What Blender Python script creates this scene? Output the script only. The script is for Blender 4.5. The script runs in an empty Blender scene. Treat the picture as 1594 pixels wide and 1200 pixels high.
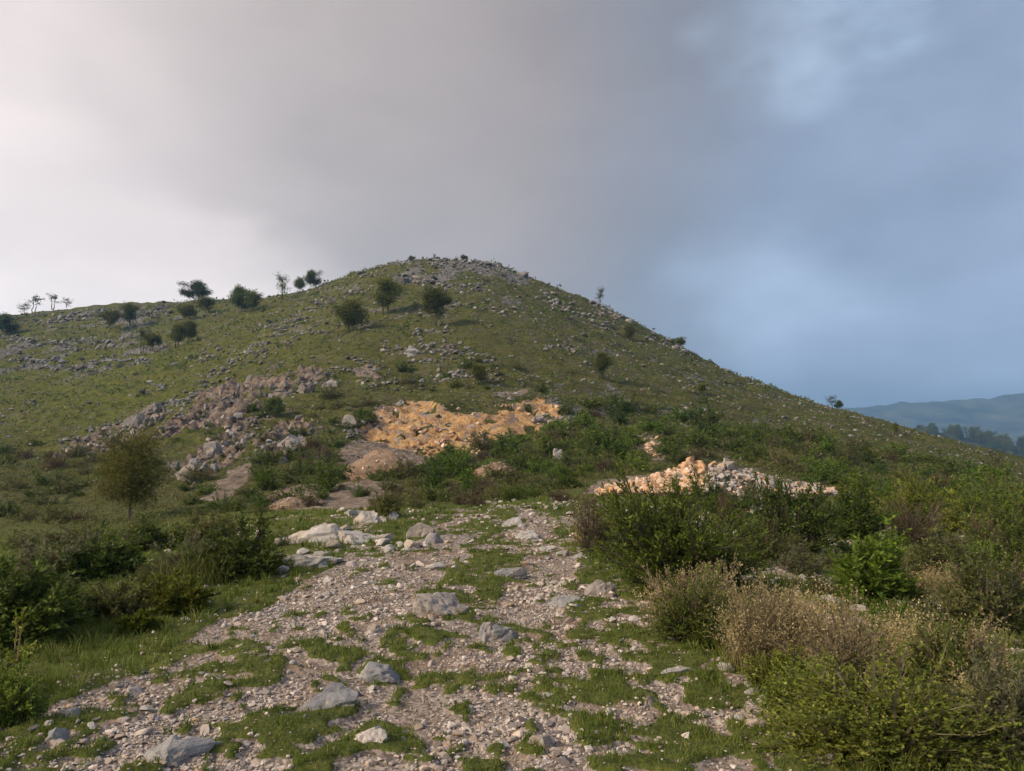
import bpy, bmesh, math
import numpy as np
from mathutils import Vector, Matrix

# ------------------------------------------------------------------ camera, sky, sun, exposure
SC = bpy.context.scene
COL = SC.collection
F, CX, CY = 1204.0, 797.0, 600.0          # focal length and centre in photograph pixels (1594 x 1200)
CAMZ = 1.6
PITCH = math.atan(120.0 / F)
cam_data = bpy.data.cameras.new('camera')
cam_data.sensor_width = 36.0
cam_data.lens = 36.0 * F / 1594.0
cam_data.clip_start = 0.05
cam_data.clip_end = 20000.0
cam = bpy.data.objects.new('camera', cam_data)
COL.objects.link(cam)
cam.location = (0, 0, CAMZ)
cam.rotation_euler = (math.pi / 2 + PITCH, 0, 0)
SC.camera = cam

def lin(r, g, b):
    def f(c):
        c /= 255.0
        return c / 12.92 if c <= 0.04045 else ((c + 0.055) / 1.055) ** 2.4
    return (f(r), f(g), f(b), 1.0)

SUN_DIR = Vector((-0.78, -0.42, 0.56)).normalized()      # towards the sun
SUN_EL = math.asin(SUN_DIR.z)
SUN_ROT = math.atan2(SUN_DIR.x, SUN_DIR.y)

W = bpy.data.worlds.new('World')
SC.world = W
W.use_nodes = True
nt = W.node_tree
nt.nodes.clear()
def wn(t, **kw):
    n = nt.nodes.new(t)
    for k, v in kw.items():
        setattr(n, k, v)
    return n
def wl(a, b):
    nt.links.new(a, b)
def wmath(op, a, b=None, c=None, clamp=False):
    n = wn('ShaderNodeMath', operation=op, use_clamp=clamp)
    for i, v in enumerate((a, b, c)):
        if v is None:
            continue
        if isinstance(v, (int, float)):
            n.inputs[i].default_value = v
        else:
            wl(v, n.inputs[i])
    return n.outputs[0]
def wmix(fac, a, b, mode='MIX'):
    n = wn('ShaderNodeMix', data_type='RGBA', blend_type=mode)
    for i, v in ((0, fac), (6, a), (7, b)):
        if isinstance(v, (int, float)):
            n.inputs[i].default_value = v
        elif isinstance(v, tuple):
            n.inputs[i].default_value = v
        else:
            wl(v, n.inputs[i])
    return n.outputs[2]
def wsmooth(v, lo, hi):
    n = wn('ShaderNodeMapRange', interpolation_type='SMOOTHSTEP')
    wl(v, n.inputs[0])
    n.inputs[1].default_value = lo
    n.inputs[2].default_value = hi
    return n.outputs[0]
tc = wn('ShaderNodeTexCoord')
sky = wn('ShaderNodeTexSky', sky_type='NISHITA', sun_disc=False, sun_elevation=SUN_EL, sun_rotation=SUN_ROT,
         air_density=1.0, dust_density=2.0, ozone_density=1.5)
def wnoise(scale, detail, off, stretch=(1, 1, 1)):
    m = wn('ShaderNodeMapping')
    m.inputs['Location'].default_value = off
    m.inputs['Scale'].default_value = stretch
    wl(tc.outputs['Generated'], m.inputs['Vector'])
    n = wn('ShaderNodeTexNoise')
    n.inputs['Scale'].default_value = scale
    n.inputs['Detail'].default_value = detail
    n.inputs['Roughness'].default_value = 0.5
    wl(m.outputs[0], n.inputs['Vector'])
    return n.outputs['Fac']
nA = wnoise(2.2, 3.5, (3.1, 0.4, 1.7), (1, 1, 1.6))
nB = wnoise(5.0, 4.0, (1.3, 2.2, 0.5), (1, 1, 1.8))
sx = wn('ShaderNodeSeparateXYZ')
wl(tc.outputs['Generated'], sx.inputs[0])
# the veil of cloud is brightest round the hidden sun and turns to bluer air away from it
xw = wmath('ADD', sx.outputs[0], wmath('MULTIPLY', wmath('SUBTRACT', nA, 0.5), 0.30))
xw = wmath('ADD', xw, wmath('MULTIPLY', sx.outputs[2], -0.02))
ramp = wn('ShaderNodeValToRGB')
wl(wmath('MULTIPLY_ADD', xw, 0.5, 0.5), ramp.inputs[0])
cr = ramp.color_ramp
stops = [(-0.75, (.80, .675, .62)), (-0.50, (.64, .54, .495)), (-0.36, (.475, .395, .357)), (-0.2, (.352, .290, .256)), (0.0, (.262, .216, .196)),
         (0.10, (.222, .195, .193)), (0.22, (.180, .182, .212)), (0.33, (.172, .200, .270)), (0.43, (.200, .238, .322)), (0.6, (.240, .285, .385))]
cr.elements[0].position = stops[0][0] * .5 + .5
cr.elements[0].color = (*stops[0][1], 1)
cr.elements[1].position = stops[-1][0] * .5 + .5
cr.elements[1].color = (*stops[-1][1], 1)
for p, c in stops[1:-1]:
    e = cr.elements.new(p * .5 + .5)
    e.color = (*c, 1)
base = ramp.outputs[0]
# thin bright gap under the cloud deck on the sun's side
zed = wmath('ADD', sx.outputs[2], wmath('MULTIPLY', wmath('SUBTRACT', nB, 0.5), 0.26))
zed = wmath('ADD', zed, wmath('MULTIPLY', sx.outputs[0], 0.22))
gap = wmath('MULTIPLY', wsmooth(zed, 0.235, 0.11), wsmooth(xw, 0.0, -0.36))
base = wmix(wmath('MULTIPLY', gap, 0.95), base, (.75, .635, .575, 1))
# brighter rents in the blue part, seen through thin cloud
def rent(px, py, width):
    v = (CY - py) / F
    d = Vector(((px - CX) / F, math.cos(PITCH) - v * math.sin(PITCH), math.sin(PITCH) + v * math.cos(PITCH))).normalized()
    dn = wn('ShaderNodeVectorMath', operation='DOT_PRODUCT')
    wl(tc.outputs['Generated'], dn.inputs[0])
    dn.inputs[1].default_value = d
    a = wmath('ARCCOSINE', wmath('MINIMUM', dn.outputs['Value'], 1.0))
    a = wmath('ADD', a, wmath('MULTIPLY', wmath('SUBTRACT', nB, 0.5), 0.32))
    return wsmooth(a, width, -width * 0.15)
base = wmix(wmath('MULTIPLY', rent(1265, 95, 0.13), 0.75), base, (.42, .52, .66, 1))
base = wmix(wmath('MULTIPLY', rent(1345, 40, 0.08), 0.45), base, (.40, .52, .68, 1))
base = wmix(wmath('MULTIPLY', rent(1225, 450, 0.16), 0.85), base, (.32, .385, .50, 1))
nC = wnoise(1.7, 5.0, (6.3, 1.1, 4.2), (1, 1, 2.6))
deck = wsmooth(wmath('ADD', sx.outputs[2], wmath('MULTIPLY', wmath('SUBTRACT', nC, 0.5), .5)), .18, .62)
nD = wnoise(7.5, 6.0, (2.6, 5.1, 3.3), (1, 1, 2.2))
mott = wmath('MULTIPLY_ADD', wmath('SUBTRACT', nB, 0.5), 0.36, 1.0)
mott = wmath('MULTIPLY', mott, wmath('MULTIPLY_ADD', wmath('SUBTRACT', nD, 0.5), wmath('MULTIPLY_ADD', wsmooth(sx.outputs[0], .1, .4), .38, .14), 1.0))
mott = wmath('MULTIPLY', mott, wmath('MULTIPLY_ADD', deck, -.20, 1.06))
mott = wmath('MULTIPLY', mott, wmath('MULTIPLY_ADD', wsmooth(sx.outputs[2], .26, .03), .75, 1.0))   # brighter towards the horizon
mott = wmath('MULTIPLY', mott, wmath('MULTIPLY_ADD', wmath('SUBTRACT', nC, 0.5), 0.45, 1.0))
mott = wmath('MULTIPLY', mott, wmath('MULTIPLY_ADD', wmath('SUBTRACT', nA, 0.5), 0.18, 1.0))
vm = wn('ShaderNodeVectorMath', operation='SCALE')
wl(base, vm.inputs[0])
wl(mott, vm.inputs['Scale'])
skyb = wn('ShaderNodeVectorMath', operation='SCALE')
wl(sky.outputs[0], skyb.inputs[0])
skyb.inputs['Scale'].default_value = 0.07
final = wmix(0.94, skyb.outputs[0], vm.outputs[0])
bg = wn('ShaderNodeBackground')
wl(final, bg.inputs['Color'])
bg.inputs['Strength'].default_value = 0.56
wo = wn('ShaderNodeOutputWorld')
wl(bg.outputs[0], wo.inputs['Surface'])

sd = bpy.data.lights.new('sun', 'SUN')
sd.energy = 1.5
sd.angle = math.radians(12)
sd.color = (1.0, 0.82, 0.60)
sun = bpy.data.objects.new('sun', sd)
COL.objects.link(sun)
sun.rotation_euler = SUN_DIR.to_track_quat('Z', 'Y').to_euler()
sun.location = (-200, -30, 150)

SC.view_settings.view_transform = 'Standard'
SC.view_settings.look = 'None'
SC.view_settings.exposure = 1.75
SC.view_settings.gamma = 1.0
SC.render.engine = 'CYCLES'
cy = SC.cycles
cy.max_bounces = 5
cy.diffuse_bounces = 3
cy.glossy_bounces = 2
cy.transmission_bounces = 3
cy.transparent_max_bounces = 4
cy.volume_bounces = 0
cy.use_denoising = True
cy.use_adaptive_sampling = True
cy.adaptive_threshold = 0.02

# ------------------------------------------------------------------ numbers: noise, terrain
def _hash(ix, iy, seed):
    h = (ix.astype(np.int64) * 374761393 + iy.astype(np.int64) * 668265263 + seed * 1442695041) & 0xFFFFFFFF
    h = ((h ^ (h >> 13)) * 1274126177) & 0xFFFFFFFF
    h = h ^ (h >> 16)
    return (h & 0xFFFF) / 65535.0
def vnoise(x, y, seed=0):
    ix, iy = np.floor(x), np.floor(y)
    fx, fy = x - ix, y - iy
    ix, iy = ix.astype(np.int64), iy.astype(np.int64)
    ux, uy = fx * fx * (3 - 2 * fx), fy * fy * (3 - 2 * fy)
    a, b = _hash(ix, iy, seed), _hash(ix + 1, iy, seed)
    c, d = _hash(ix, iy + 1, seed), _hash(ix + 1, iy + 1, seed)
    return (a * (1 - ux) + b * ux) * (1 - uy) + (c * (1 - ux) + d * ux) * uy
def fbm(x, y, octv=3, seed=0):
    x, y = np.asarray(x, float), np.asarray(y, float)
    s, a, n = 0.0, 1.0, 0.0
    for i in range(octv):
        s = s + a * vnoise(x * 2 ** i + 17.3 * i, y * 2 ** i - 9.1 * i, seed + i)
        n += a
        a *= 0.5
    return s / n                                        # 0..1, mean .5
def sstep(v, lo, hi):
    t = np.clip((v - lo) / (hi - lo), 0, 1)
    return t * t * (3 - 2 * t)
def inside(px, py, poly):
    r = np.zeros(np.shape(px), bool)
    n = len(poly)
    for i in range(n):
        x0, y0 = poly[i]
        x1, y1 = poly[(i + 1) % n]
        c = (y0 > py) != (y1 > py)
        with np.errstate(divide='ignore', invalid='ignore'):
            r ^= c & (px < (x1 - x0) * (py - y0) / (y1 - y0 + 1e-9) + x0)
    return r
def line_d(px, py, pts):
    best = np.full(np.shape(px), 1e9)
    for (x0, y0), (x1, y1) in zip(pts[:-1], pts[1:]):
        dx, dy = x1 - x0, y1 - y0
        t = np.clip(((px - x0) * dx + (py - y0) * dy) / (dx * dx + dy * dy), 0, 1)
        best = np.minimum(best, np.hypot(px - x0 - t * dx, py - y0 - t * dy))
    return best

CT, ST = math.cos(PITCH), math.sin(PITCH)
def project(x, y, z):
    zr = z - CAMZ
    c = y * CT + zr * ST
    u = -y * ST + zr * CT
    c = np.maximum(c, 1e-3)
    return CX + F * x / c, CY - F * u / c
def slope_of(py):                                       # rise per metre of ground distance on the view's middle line
    v = (CY - np.asarray(py, float)) / F
    return (ST + v * CT) / (CT - v * ST)

# profiles: for a bearing, the height of the land against distance, as (distance, sight-line)
PROF = {
 -1400: [(1, 2600), (2.5, 1480), (4, 1200), (6, 1050), (9, 960), (13, 915), (18, 890), (24, 868), (32, 842), (42, 812), (55, 780), (72, 745), (90, 720), (120, 680), (150, 640), (200, 580), (250, 545), (290, 560), (340, 640)],
 -200: [(1, 2600), (2.5, 1480), (4, 1200), (6, 1048), (9, 955), (13, 903), (18, 872), (24, 850), (32, 826), (42, 796), (55, 757), (64, 735), (72, 714), (90, 680), (120, 628), (150, 585), (180, 552), (210, 530), (245, 515), (280, 530), (340, 640)],
 100: [(1, 2600), (2.5, 1480), (4, 1200), (6, 1044), (9, 945), (13, 890), (18, 860), (24, 842), (32, 815), (42, 785), (55, 745), (64, 722), (72, 700), (90, 660), (120, 608), (150, 565), (180, 530), (210, 500), (245, 476), (280, 490), (340, 600)],
 300: [(1, 2600), (2.5, 1485), (4, 1200), (6, 1040), (9, 932), (13, 868), (18, 830), (24, 822), (32, 803), (42, 770), (55, 725), (64, 692), (72, 662), (90, 620), (120, 572), (150, 532), (180, 502), (210, 480), (240, 464), (275, 480), (340, 600)],
 450: [(1, 2600), (2.5, 1490), (4, 1200), (6, 1037), (9, 926), (13, 856), (18, 806), (21, 801), (24, 806), (32, 785), (42, 755), (55, 712), (64, 678), (72, 642), (90, 590), (120, 532), (150, 496), (180, 470), (200, 460), (220, 455), (255, 475), (340, 610)],
 600: [(1, 2600), (2.5, 1490), (4, 1200), (6, 1035), (9, 922), (13, 849), (18, 799), (20, 793), (24, 801), (32, 781), (42, 753), (55, 712), (62, 692), (68, 640), (72, 622), (90, 582), (120, 510), (150, 462), (180, 426), (200, 409), (230, 430), (340, 600)],
 740: [(1, 2600), (2.5, 1490), (4, 1200), (6, 1035), (9, 922), (13, 848), (18, 796), (20, 788), (24, 797), (32, 777), (42, 750), (55, 712), (62, 690), (68, 637), (72, 622), (90, 578), (120, 505), (150, 455), (180, 420), (200, 403), (230, 425), (340, 600)],
 850: [(1, 2600), (2.5, 1490), (4, 1200), (6, 1035), (9, 922), (13, 850), (18, 796), (22, 778), (26, 780), (32, 765), (42, 740), (55, 702), (64, 672), (72, 636), (90, 590), (120, 525), (150, 480), (180, 448), (195, 439), (230, 460), (340, 620)],
 1000: [(1, 2600), (2.5, 1490), (4, 1200), (6, 1037), (9, 925), (13, 856), (18, 806), (24, 778), (32, 757), (42, 730), (55, 700), (64, 679), (72, 660), (90, 620), (120, 568), (150, 530), (180, 508), (190, 505), (225, 530), (340, 680)],
 1200: [(1, 2600), (2.5, 1490), (4, 1203), (6, 1042), (9, 932), (13, 872), (18, 826), (24, 797), (32, 771), (42, 745), (55, 715), (64, 700), (72, 686), (90, 660), (120, 624), (150, 603), (165, 600), (195, 622), (340, 740)],
 1400: [(1, 2600), (2.5, 1490), (4, 1206), (6, 1050), (9, 950), (13, 890), (18, 850), (24, 820), (32, 795), (42, 770), (55, 741), (64, 727), (72, 714), (90, 693), (120, 668), (138, 664), (165, 682), (340, 790)],
 1594: [(1, 2600), (2.5, 1490), (4, 1212), (6, 1062), (9, 970), (13, 915), (18, 876), (24, 846), (32, 820), (42, 793), (55, 767), (64, 753), (72, 742), (90, 724), (112, 714), (140, 735), (165, 755), (340, 830)],
 1900: [(1, 2600), (2.5, 1495), (4, 1225), (6, 1085), (9, 1000), (13, 950), (18, 915), (24, 888), (32, 865), (42, 840), (55, 815), (72, 795), (90, 785), (120, 790), (165, 815), (340, 870)],
 3000: [(1, 2600), (2.5, 1500), (4, 1240), (6, 1110), (9, 1030), (13, 985), (18, 955), (24, 935), (32, 915), (42, 900), (55, 888), (72, 880), (120, 880), (165, 885), (340, 900)],
}
LD0, LD1, NLD = math.log(0.9), math.log(340.0), 700
_ld = np.linspace(LD0, LD1, NLD)
_cols = sorted(PROF)
_cs = np.array([(c - CX) / F for c in _cols])
def _smooth(a, k):
    p = np.pad(a, (k, k), mode='edge')
    w = np.hanning(2 * k + 3)[1:-1]
    w /= w.sum()
    return np.convolve(p, w, mode='valid')
_prof = []
for c in _cols:
    d = np.log([q[0] for q in PROF[c]])
    y = np.interp(_ld, d, [q[1] for q in PROF[c]])
    # interpolate the rise itself: rise*distance is height, blend for smooth slopes
    h = np.interp(_ld, d, [slope_of(q[1]) * q[0] for q in PROF[c]])
    _prof.append(_smooth(slope_of(y) * np.exp(_ld) * 0.5 + h * 0.5, 7))
_prof = np.array(_prof)
_sfine = np.linspace(_cs[0], _cs[-1], 900)
def _hermite(xs, ys, xq):
    m = np.zeros_like(ys)
    dx = np.diff(xs)
    dl = np.diff(ys, axis=0) / dx[:, None]
    m[1:-1] = (dl[:-1] * dx[1:, None] + dl[1:] * dx[:-1, None]) / (dx[1:] + dx[:-1])[:, None]
    m[0], m[-1] = dl[0], dl[-1]
    i = np.clip(np.searchsorted(xs, xq) - 1, 0, len(xs) - 2)
    h = dx[i]
    t = ((xq - xs[i]) / h)[:, None]
    h = h[:, None]
    return ((2 * t**3 - 3 * t**2 + 1) * ys[i] + (t**3 - 2 * t**2 + t) * h * m[i]
            + (-2 * t**3 + 3 * t**2) * ys[i + 1] + (t**3 - t**2) * h * m[i + 1])
_grid = _hermite(_cs, _prof, _sfine)
def base_z(x, y):
    y = np.maximum(np.asarray(y, float), 0.9)
    s = np.clip(np.asarray(x, float) / y, _sfine[0], _sfine[-1])
    u = (s - _sfine[0]) / (_sfine[1] - _sfine[0])
    v = np.clip((np.log(y) - LD0) / (_ld[1] - _ld[0]), 0, NLD - 1.001)
    i = np.clip(u.astype(int), 0, len(_sfine) - 2)
    j = v.astype(int)
    a, b = u - i, v - j
    g = _grid
    return (g[i, j] * (1 - a) + g[i + 1, j] * a) * (1 - b) + (g[i, j + 1] * (1 - a) + g[i + 1, j + 1] * a) * b + CAMZ

# regions of the land, outlined on the base surface
QUARRY = [(548, 674), (572, 655), (592, 624), (645, 612), (700, 626), (770, 628), (850, 624), (892, 646), (850, 668), (765, 670), (742, 694), (690, 706), (640, 700), (590, 690)]
SCAR = [(318, 603), (400, 588), (490, 572), (512, 580), (480, 603), (420, 632), (350, 660), (270, 682), (225, 690), (235, 672), (300, 640)]
SCAR4 = [(95, 705), (180, 660), (240, 638), (268, 640), (215, 682), (140, 715)]
SCAR2 = [(395, 668), (430, 655), (470, 648), (500, 660), (480, 700), (440, 722), (400, 705)]
SCAR3 = [(250, 740), (300, 712), (345, 665), (372, 640), (400, 652), (385, 690), (350, 730), (310, 752)]
SOIL = [[(520, 712), (560, 682), (610, 690), (660, 705), (690, 712), (640, 730), (590, 745), (540, 735)],
        [(400, 775), (450, 752), (560, 742), (620, 752), (600, 792), (500, 795), (420, 792)],
        [(735, 742), (770, 722), (805, 712), (800, 732), (770, 748)],
        [(310, 775), (360, 735), (400, 720), (390, 745), (340, 780)],
        [(850, 640), (900, 648), (885, 662), (850, 665)],
        [(900, 770), (940, 742), (1040, 735), (1000, 765)],
        [(1000, 685), (1030, 682), (1025, 712), (1008, 715)],
        [(550, 572), (580, 568), (590, 582), (560, 586)], [(762, 606), (812, 603), (815, 615), (770, 618)]]
TRACK = [(685, 805), (722, 796), (770, 788), (835, 790), (868, 815), (890, 852), (935, 895), (1000, 940), (1085, 1005), (1120, 1060), (1190, 1120), (1290, 1180), (1420, 1300), (1700, 1700), (900, 2700),
         (-300, 1700), (-200, 1290), (0, 1135), (110, 1085), (230, 1035), (310, 985), (400, 935), (470, 895), (560, 868), (640, 845)]
RUT_L = [(706, 800), (694, 840), (655, 880), (600, 920), (520, 965), (470, 1030), (430, 1120), (420, 1230)]
RUT_FL = [(560, 890), (480, 925), (420, 960), (360, 1015), (290, 1070), (200, 1130)]
RUT_R = [(815, 800), (838, 840), (862, 880), (830, 930), (770, 990), (740, 1060), (700, 1180)]
MID = [(728, 786), (796, 786), (808, 840), (815, 890), (780, 940), (690, 965), (655, 950), (706, 890), (722, 830)]

def regions(x, y):
    """masks of what the land is made of at world x, y (arrays)"""
    z = base_z(x, y)
    px, py = project(x, y, z)
    d = y
    k = np.clip(d / 9.0, 0.35, 1.2)
    wob = 26.0
    wx = (fbm(x / k * 1.1, y / k * 1.1, 3, 5) - .5) * wob * 2.4
    wy = (fbm(x / k * 1.1 + 40, y / k * 1.1, 3, 6) - .5) * wob
    near = d < 24
    trk = inside(px + wx, py + wy, TRACK) & near
    # bare stony ground inside the track, grass mats in between
    n1 = fbm(x * 1.5, y * 1.05, 3, 11)
    n2 = fbm(x * 4.0 + 9, y * 3.0, 2, 12)
    n3 = fbm(x * 9.5 + 3, y * 8.0, 2, 13)
    patch = 0.16 * n1 + 0.44 * n2 + 0.40 * n3
    rut = np.minimum(np.minimum(line_d(px, py, RUT_L) / 1.0, line_d(px, py, RUT_R)), line_d(px, py, RUT_FL))
    rw = np.interp(py, [790, 850, 950, 1100, 1250], [14, 30, 48, 75, 90])
    lush = sstep(px - 850, 0, 220) * sstep(py, 930, 1000) * sstep(-py, -1130, -1060) * 0.012
    thr = 0.490 - lush + 0.115 * (1 - .85 * sstep(py, 950, 1080)) * (1 - sstep(rut / rw, .55, 1.25)) - 0.03 * sstep(rut / rw, 1.2, 3.0)
    thr = thr + 0.012 * sstep(py, 1080, 1180)
    mat = sstep(patch, thr - .045, thr + .055)
    mid = inside(px + wx * .5, py + wy * .3, MID)
    mat = np.where(mid, np.maximum(mat, sstep(.6 * n2 + .4 * n3, .40, .50)), mat)
    grass = np.where(trk, mat, 1.0)
    # ground round the track: mostly grass with stones showing through
    side = np.where(~trk & near, sstep(.6 * fbm(x * 1.6 + 5, y * 1.6, 3, 21) + .4 * fbm(x * 5, y * 5, 2, 22), .54, .62) * 0.85 * (1 - .55 * sstep(-px, -560, -380)), 0)
    grass = np.where(near & ~trk, 1 - side, grass)
    gravel = np.where(near, 1 - grass, 0.0)
    wq = (fbm(x * .35, y * .35, 3, 31) - .5) * 44
    wr = (fbm(x * .35 + 70, y * .35, 3, 32) - .5) * 28
    far = d > 24
    wq2 = (fbm(x * 1.1, y * 1.1, 3, 33) - .5) * 40
    qs = sum(inside(px + wq * 1.1 + wq2 + ox, py + wr * .7 + wq2 * .35 + oy, QUARRY).astype(float) for ox, oy in ((0, 0), (14, 0), (-14, 0), (0, 8), (0, -8), (10, 6), (-10, 6), (10, -6), (-10, -6))) / 9
    quarry = (qs > .45) & far & (d < 90) & (fbm(x * .55 + 3, y * .8, 3, 34) < .68)
    scar = (inside(px + wq * .7, py + wr * .7, SCAR) | inside(px + wq, py + wr, SCAR2) | inside(px + wq, py + wr, SCAR3) | inside(px + wq, py + wr * .7, SCAR4)) & far & (d < 110)
    scar &= fbm(x * .5 + 11, y * .5, 3, 35) < .66
    soil = np.zeros(np.shape(x), bool)
    for p in SOIL:
        soil |= inside(px + wq * .8, py + wr * .6, p)
    soil &= far & (d < 110) & ~quarry
    hn = fbm(x * .11, y * .11, 3, 41)
    rocky = sstep(fbm(x * .16, y * .09, 4, 42), .54, .66) * .7
    top = np.exp(-(((px - 710) / 130) ** 2 + ((py - 432) / 40) ** 2))
    scree = np.exp(-(((px - 90) / 170) ** 2 + ((py - 545) / 36) ** 2)) + .7 * np.exp(-(((px - 170) / 150) ** 2 + ((py - 490) / 14) ** 2))
    foot = np.exp(-(((px - 640) / 170) ** 2 + ((py - 580) / 34) ** 2))
    rocky = np.clip(rocky * (.62 + 1.1 * top + 1.1 * scree + .9 * foot) + .25 * top + .25 * scree, 0, 1)
    rocky = np.where(far & (d > 60), rocky, 0)
    tt = z / 2.4 + 1.8 * fbm(x * .035, y * .035, 3, 44) + x * .012
    fr = tt - np.floor(tt)
    lm = sstep(fbm(x * .07 + 5, y * .07, 3, 45), .42, .58) * np.where(d > 66, 1.0, 0) * ~(quarry | scar | soil) * (1 - .85 * np.exp(-(((px - 150) / 230) ** 2 + ((py - 625) / 50) ** 2)))
    ledge = sstep(fr, .66, .80) * (1 - sstep(fr, .93, 1.0)) * lm
    return dict(qsoft=np.where(far & (d < 90), sstep(qs, .25, 1.0), 0), ledge=ledge, terr=(sstep(fr, .68, 1.0) - fr) * lm, px=px, py=py, z=z, track=trk, grass=grass, gravel=gravel, quarry=quarry, scar=scar, soil=soil, rocky=rocky, hn=hn)

def land_z(x, y, R=None):
    x, y = np.asarray(x, float), np.asarray(y, float)
    if R is None:
        R = regions(x, y)
    z = R['z'].copy()
    near = sstep(-y, -40, -18)
    z += near * ((fbm(x * .8, y * .8, 3, 51) - .5) * .14 + (fbm(x * 4, y * 4, 2, 52) - .5) * .035)
    z += near * R['track'] * (R['grass'] - .5) * .04
    far = sstep(y, 24, 60)
    z += far * ((fbm(x * .09, y * .09, 3, 53) - .5) * 1.1 + (fbm(x * .45, y * .45, 3, 54) - .5) * .75)
    z += far * sstep(y, 70, 95) * (np.abs(fbm(x * .05, y * .55 + x * .1, 3, 60) - .5) * 2 - .3) * 1.1
    z += far * R['terr'] * 1.15
    led = np.abs(fbm(x * .7, y * .5, 3, 55) - .5) * 2
    z += far * R['rocky'] * (led - .3) * 1.4
    rug = np.abs(fbm(x * .9 + y * .35, y * .5, 4, 56) - .5) * 2
    rug2 = fbm(x * 2.6 + y, y * 1.8, 3, 57)
    cs = x * 1.0 - y * .75
    str_ = np.abs(fbm(cs * 1.1, (x * .75 + y) * .22, 4, 65) - .5) * 2
    step_ = R['z'] * 1.3 + 1.5 * fbm(x * .3, y * .3, 2, 69)
    step_ = step_ - np.floor(step_)
    rug3 = np.abs(fbm(x * 2.2 + y * 1.6, y * 1.1 - x * .4, 4, 59) - .5) * 2
    z += R['qsoft'] * ((.3 - rug) * .55 + (.32 - str_) * .9 + (sstep(step_, .7, 1.) - step_) * .35 + (rug2 - .5) * .12 - .9)
    st = fbm(x * 1.6, y * .25, 3, 58)
    st2 = np.abs(fbm(x * 2.4 + y * .4, y * .6, 3, 66) - .5) * 2
    z += R['scar'] * ((st - .5) * 1.6 + (.3 - st2) * 1.5 + (rug2 - .5) * .5 - .2)
    z += R['soil'] * ((rug2 - .5) * .25)
    return z

_Dm = np.exp(np.linspace(math.log(1.2), math.log(330), 1500))
def hit(px, py):
    """where the sight line through a photograph pixel first meets the land"""
    v = (CY - py) / F
    dx, dy, dz = (px - CX) / F, CT - v * ST, ST + v * CT
    def first(D, f):
        x, y, z = dx / dy * D, D, CAMZ + dz / dy * D
        g = f(x, y)
        ok = g >= z
        i = int(np.argmax(ok)) if ok.any() else int(np.argmin(z - g))   # grazes the skyline
        return i, x, y, g
    i, x, y, g = first(_Dm, base_z)
    i, x, y, g = first(np.linspace(y[i] * .78, min(y[i] * 1.3, 335), 220), land_z)
    return float(x[i]), float(y[i]), float(g[i])

# ------------------------------------------------------------------ mesh helpers
MESHES = {}
def mesh_np(name, V, faces, mats, mat_index=None, attrs=None, smooth=False):
    """faces: list of int arrays (M,3) or (M,4)"""
    me = bpy.data.meshes.new(name)
    V = np.asarray(V, np.float32)
    me.vertices.add(len(V))
    me.vertices.foreach_set('co', V.ravel())
    faces = [np.asarray(f, np.int32) for f in faces if len(f)]
    loops = np.concatenate([f.ravel() for f in faces])
    sizes = np.concatenate([np.full(len(f), f.shape[1], np.int32) for f in faces])
    starts = np.concatenate([[0], np.cumsum(sizes)[:-1]]).astype(np.int32)
    me.loops.add(len(loops))
    me.loops.foreach_set('vertex_index', loops)
    me.polygons.add(len(sizes))
    me.polygons.foreach_set('loop_start', starts)
    if mat_index is not None:
        me.polygons.foreach_set('material_index', np.asarray(mat_index, np.int32))
    me.polygons.foreach_set('use_smooth', np.full(len(sizes), bool(smooth)))
    for m in mats:
        me.materials.append(m)
    for k, a in (attrs or {}).items():
        at = me.attributes.new(k, 'FLOAT', 'POINT')
        at.data.foreach_set('value', np.asarray(a, np.float32))
    me.update(calc_edges=True)
    return me
def link(name, data, parent=None, loc=(0, 0, 0), rot=(0, 0, 0), scale=(1, 1, 1)):
    o = bpy.data.objects.new(name, data)
    COL.objects.link(o)
    if parent is not None:
        o.parent = parent
    o.location = loc
    o.rotation_euler = rot
    o.scale = scale
    return o
def tag(o, label=None, cat=None, group=None, kind=None):
    if label:
        o['label'] = label
    if cat:
        o['category'] = cat
    if group:
        o['group'] = group
    if kind:
        o['kind'] = kind
    return o

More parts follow.
